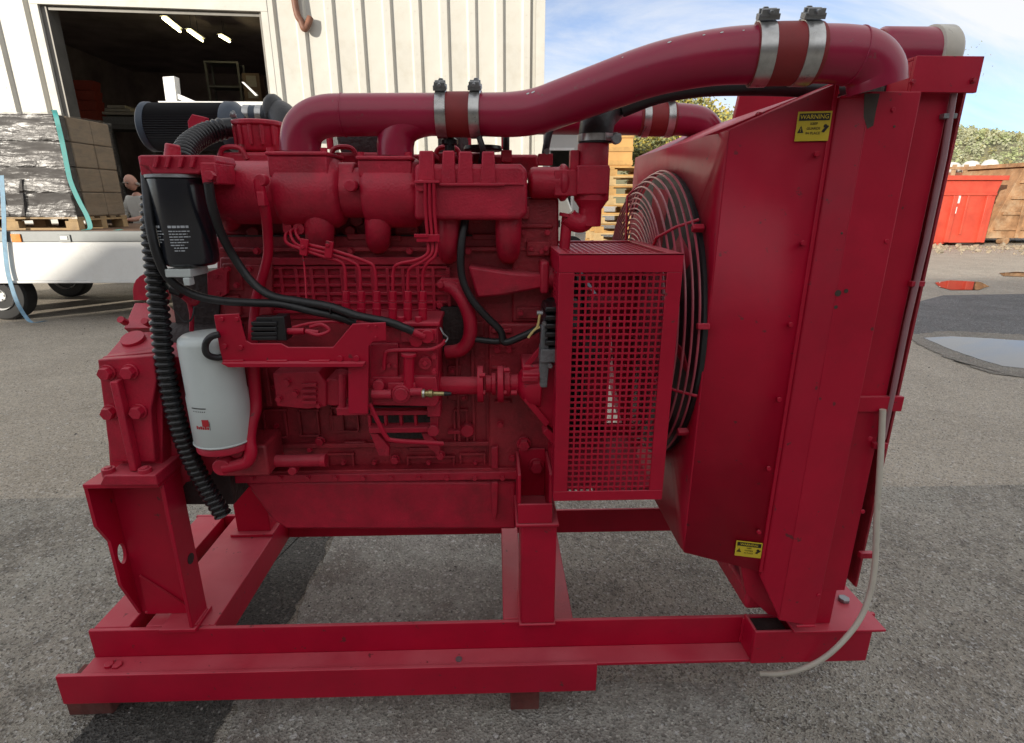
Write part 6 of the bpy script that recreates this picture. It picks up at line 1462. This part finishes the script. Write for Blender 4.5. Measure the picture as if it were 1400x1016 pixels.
for a, b in ((.62,.93),(.30,.48)): MB().box(-w_*.28,w_*.30,-.262,-.251,h_*a,h_*b).build('notice', bpy.data.materials['pale_card'], t, 0)
t, w_, h_ = simple('storage_rack', 'dark steel storage rack standing deep inside the doorway', 'rack', 288, 334, 86, 150, 12.0, .6, gantry)
for x_ in (-w_/2,w_/2-.07):
    for y_ in (-.3,.3): MB().box(x_,x_+.07,y_-.03,y_+.03,-t.location.z+.013,h_).build('post', gantry, t, 0)
for f in (.96,.45,.05): MB().box(-w_/2+.071,w_/2-.071,-.33,.33,h_*f,h_*f+.06).build('shelf', gantry, t, 0)
# white headboard of a second trailer, in front of the doorway
YH = 9.9
hb = thing('headboard_frame', 'white steel headboard frame standing in front of the doorway, behind the air filter', 'frame', (V(250,130,YH).x, YH, 0), 0, in_place=True)
MB().plp([(222,105),(238,104),(243,150),(228,150)], YH, YH+.15).build('post', tw, hb, .006)
MB().plp([(240,127),(268,139),(268,146),(240,134)], YH+.02, YH+.12).build('strut', tw, hb, .004)
x0h, x1h = V(232,150,YH).x, V(372,150,YH).x
MB().box(x0h, x1h, YH-.3, YH+.6, V(300,152,YH).z-.03, V(300,141,YH).z-.02).build('load_bed', tw, hb, .006)
MB().plp([(330,112),(333,112),(352,130),(349,131)], YH, YH+.04).build('tie_bar', tw, hb, .003)
for x_ in (x0h+.1, x1h-.2): MB().box(x_, x_+.12, YH, YH+.12, 0, V(300,152,YH).z-.031).build('leg', tg, hb, .004)

# ================================================================== things glimpsed between the engine and the pallets
YV = 15.5
van = thing('parked_van', 'white van seen in the gap above the engine, right of the workshop corner', 'van', (V(725,215,YV).x, YV, 0), 0, in_place=True)
def gx(px): return V(px,215,YV).x
wv = mat('white_van_paint', (.78,.77,.68), .3, var=.03, coat=.4)
MB().extr([(gx(640),YV,.35),(gx(752),YV,.35),(gx(752),YV,1.15),(gx(733),YV,1.75),(gx(722),YV,1.98),(gx(640),YV,2.02)], (0,1.9,0)).build('body', wv, van, .05)
MB().extr([(gx(737),YV-.01,1.2),(gx(749),YV-.01,1.2),(gx(735),YV-.01,1.7),(gx(726),YV-.01,1.85),(gx(724),YV-.01,1.2)], (0,.009,0)).build('side_window', M['blackpaint'], van, 0)
for px in (664,738): MB().cyl((gx(px),YV-.03,.33),(gx(px),YV+.2,.33),.33,n=28).build('wheel', bpy.data.materials['tyre_rubber'], van, .01)
YC = 13.0
car = thing('parked_car', 'pale cream car glimpsed above the water manifold', 'car', (V(757,215,YC).x, YC, 0), 0, in_place=True)
def cx_(px): return V(px,215,YC).x
MB().extr([(cx_(748),YC,.25),(cx_(790),YC,.25),(cx_(790),YC,1.0),(cx_(786),YC,1.1),(cx_(770),YC,1.75),(cx_(765),YC,1.82),(cx_(750),YC,1.82),(cx_(748),YC,1.1)], (0,1.7,0)).build('body', wv, car, .04)
MB().box(cx_(752),cx_(768),YC-.012,YC-.001,1.58,1.72).build('windscreen', mat('amber_glass',(.45,.25,.12),.2), car, 0)
MB().box(cx_(752),cx_(768),YC-.010,YC-.001,.8,.95).build('grille', M['blackpaint'], car, 0)
for px in (753,785): MB().cyl((cx_(px),YC-.02,.3),(cx_(px),YC+.2,.3),.3,n=24).build('wheel', bpy.data.materials['tyre_rubber'], car, .01)
YG = 24
shed = thing('grey_shed', 'pale grey shed with a dark open door, far behind the engine', 'shed', (V(770,215,YG).x, YG, 0), 0, in_place=True)
sxa, sxb = V(690,215,YG).x, V(815,215,YG).x; da, db = V(752,215,YG).x, V(782,215,YG).x
gs = mat('pale_grey_cladding', (.50,.50,.48), .6, var=.06, scale=1)
MB().box(sxa, da, YG, YG+.2, 0, 4.2).box(db, sxb, YG, YG+.2, 0, 4.2).box(da, db, YG, YG+.2, 3.3, 4.2).box(sxa,sxa+.2,YG+.2,YG+6,0,4.2).box(sxb-.2,sxb,YG+.2,YG+6,0,4.2).box(sxa,sxb,YG+6,YG+6.2,0,4.2).build('wall', gs, shed, 0)
MB().box(sxa-.2,sxb+.2,YG-.3,YG+6.4,4.201,4.35).build('roof', gs, shed, 0)
MB().box(da-.08,da,YG-.05,YG-.001,0,3.3).box(db,db+.08,YG-.05,YG-.001,0,3.3).box(da-.08,db+.08,YG-.05,YG-.001,3.301,3.4).build('door_frame', tw, shed, 0)
drm = thing('plastic_drum', 'blue grey plastic drum standing low behind the thermostat housing', 'drum', (V(786,300,4.6).x, 4.6, 0), 0)
MB().lathe((0,0,0),(0,0,1),[(.26,0),(.29,.02),(.29,.28),(.30,.30),(.29,.32),(.29,.60),(.30,.62),(.29,.64),(.29,.90),(.26,.93),(.05,.93)],32).build('drum_shell', mat('blue_grey_plastic',(.12,.16,.20),.5,var=.1), drm, 0)
MB().cyl((.12,-.08,.93),(.12,-.08,.96),.04,n=14).build('bung', M['plastic'], drm, .002)
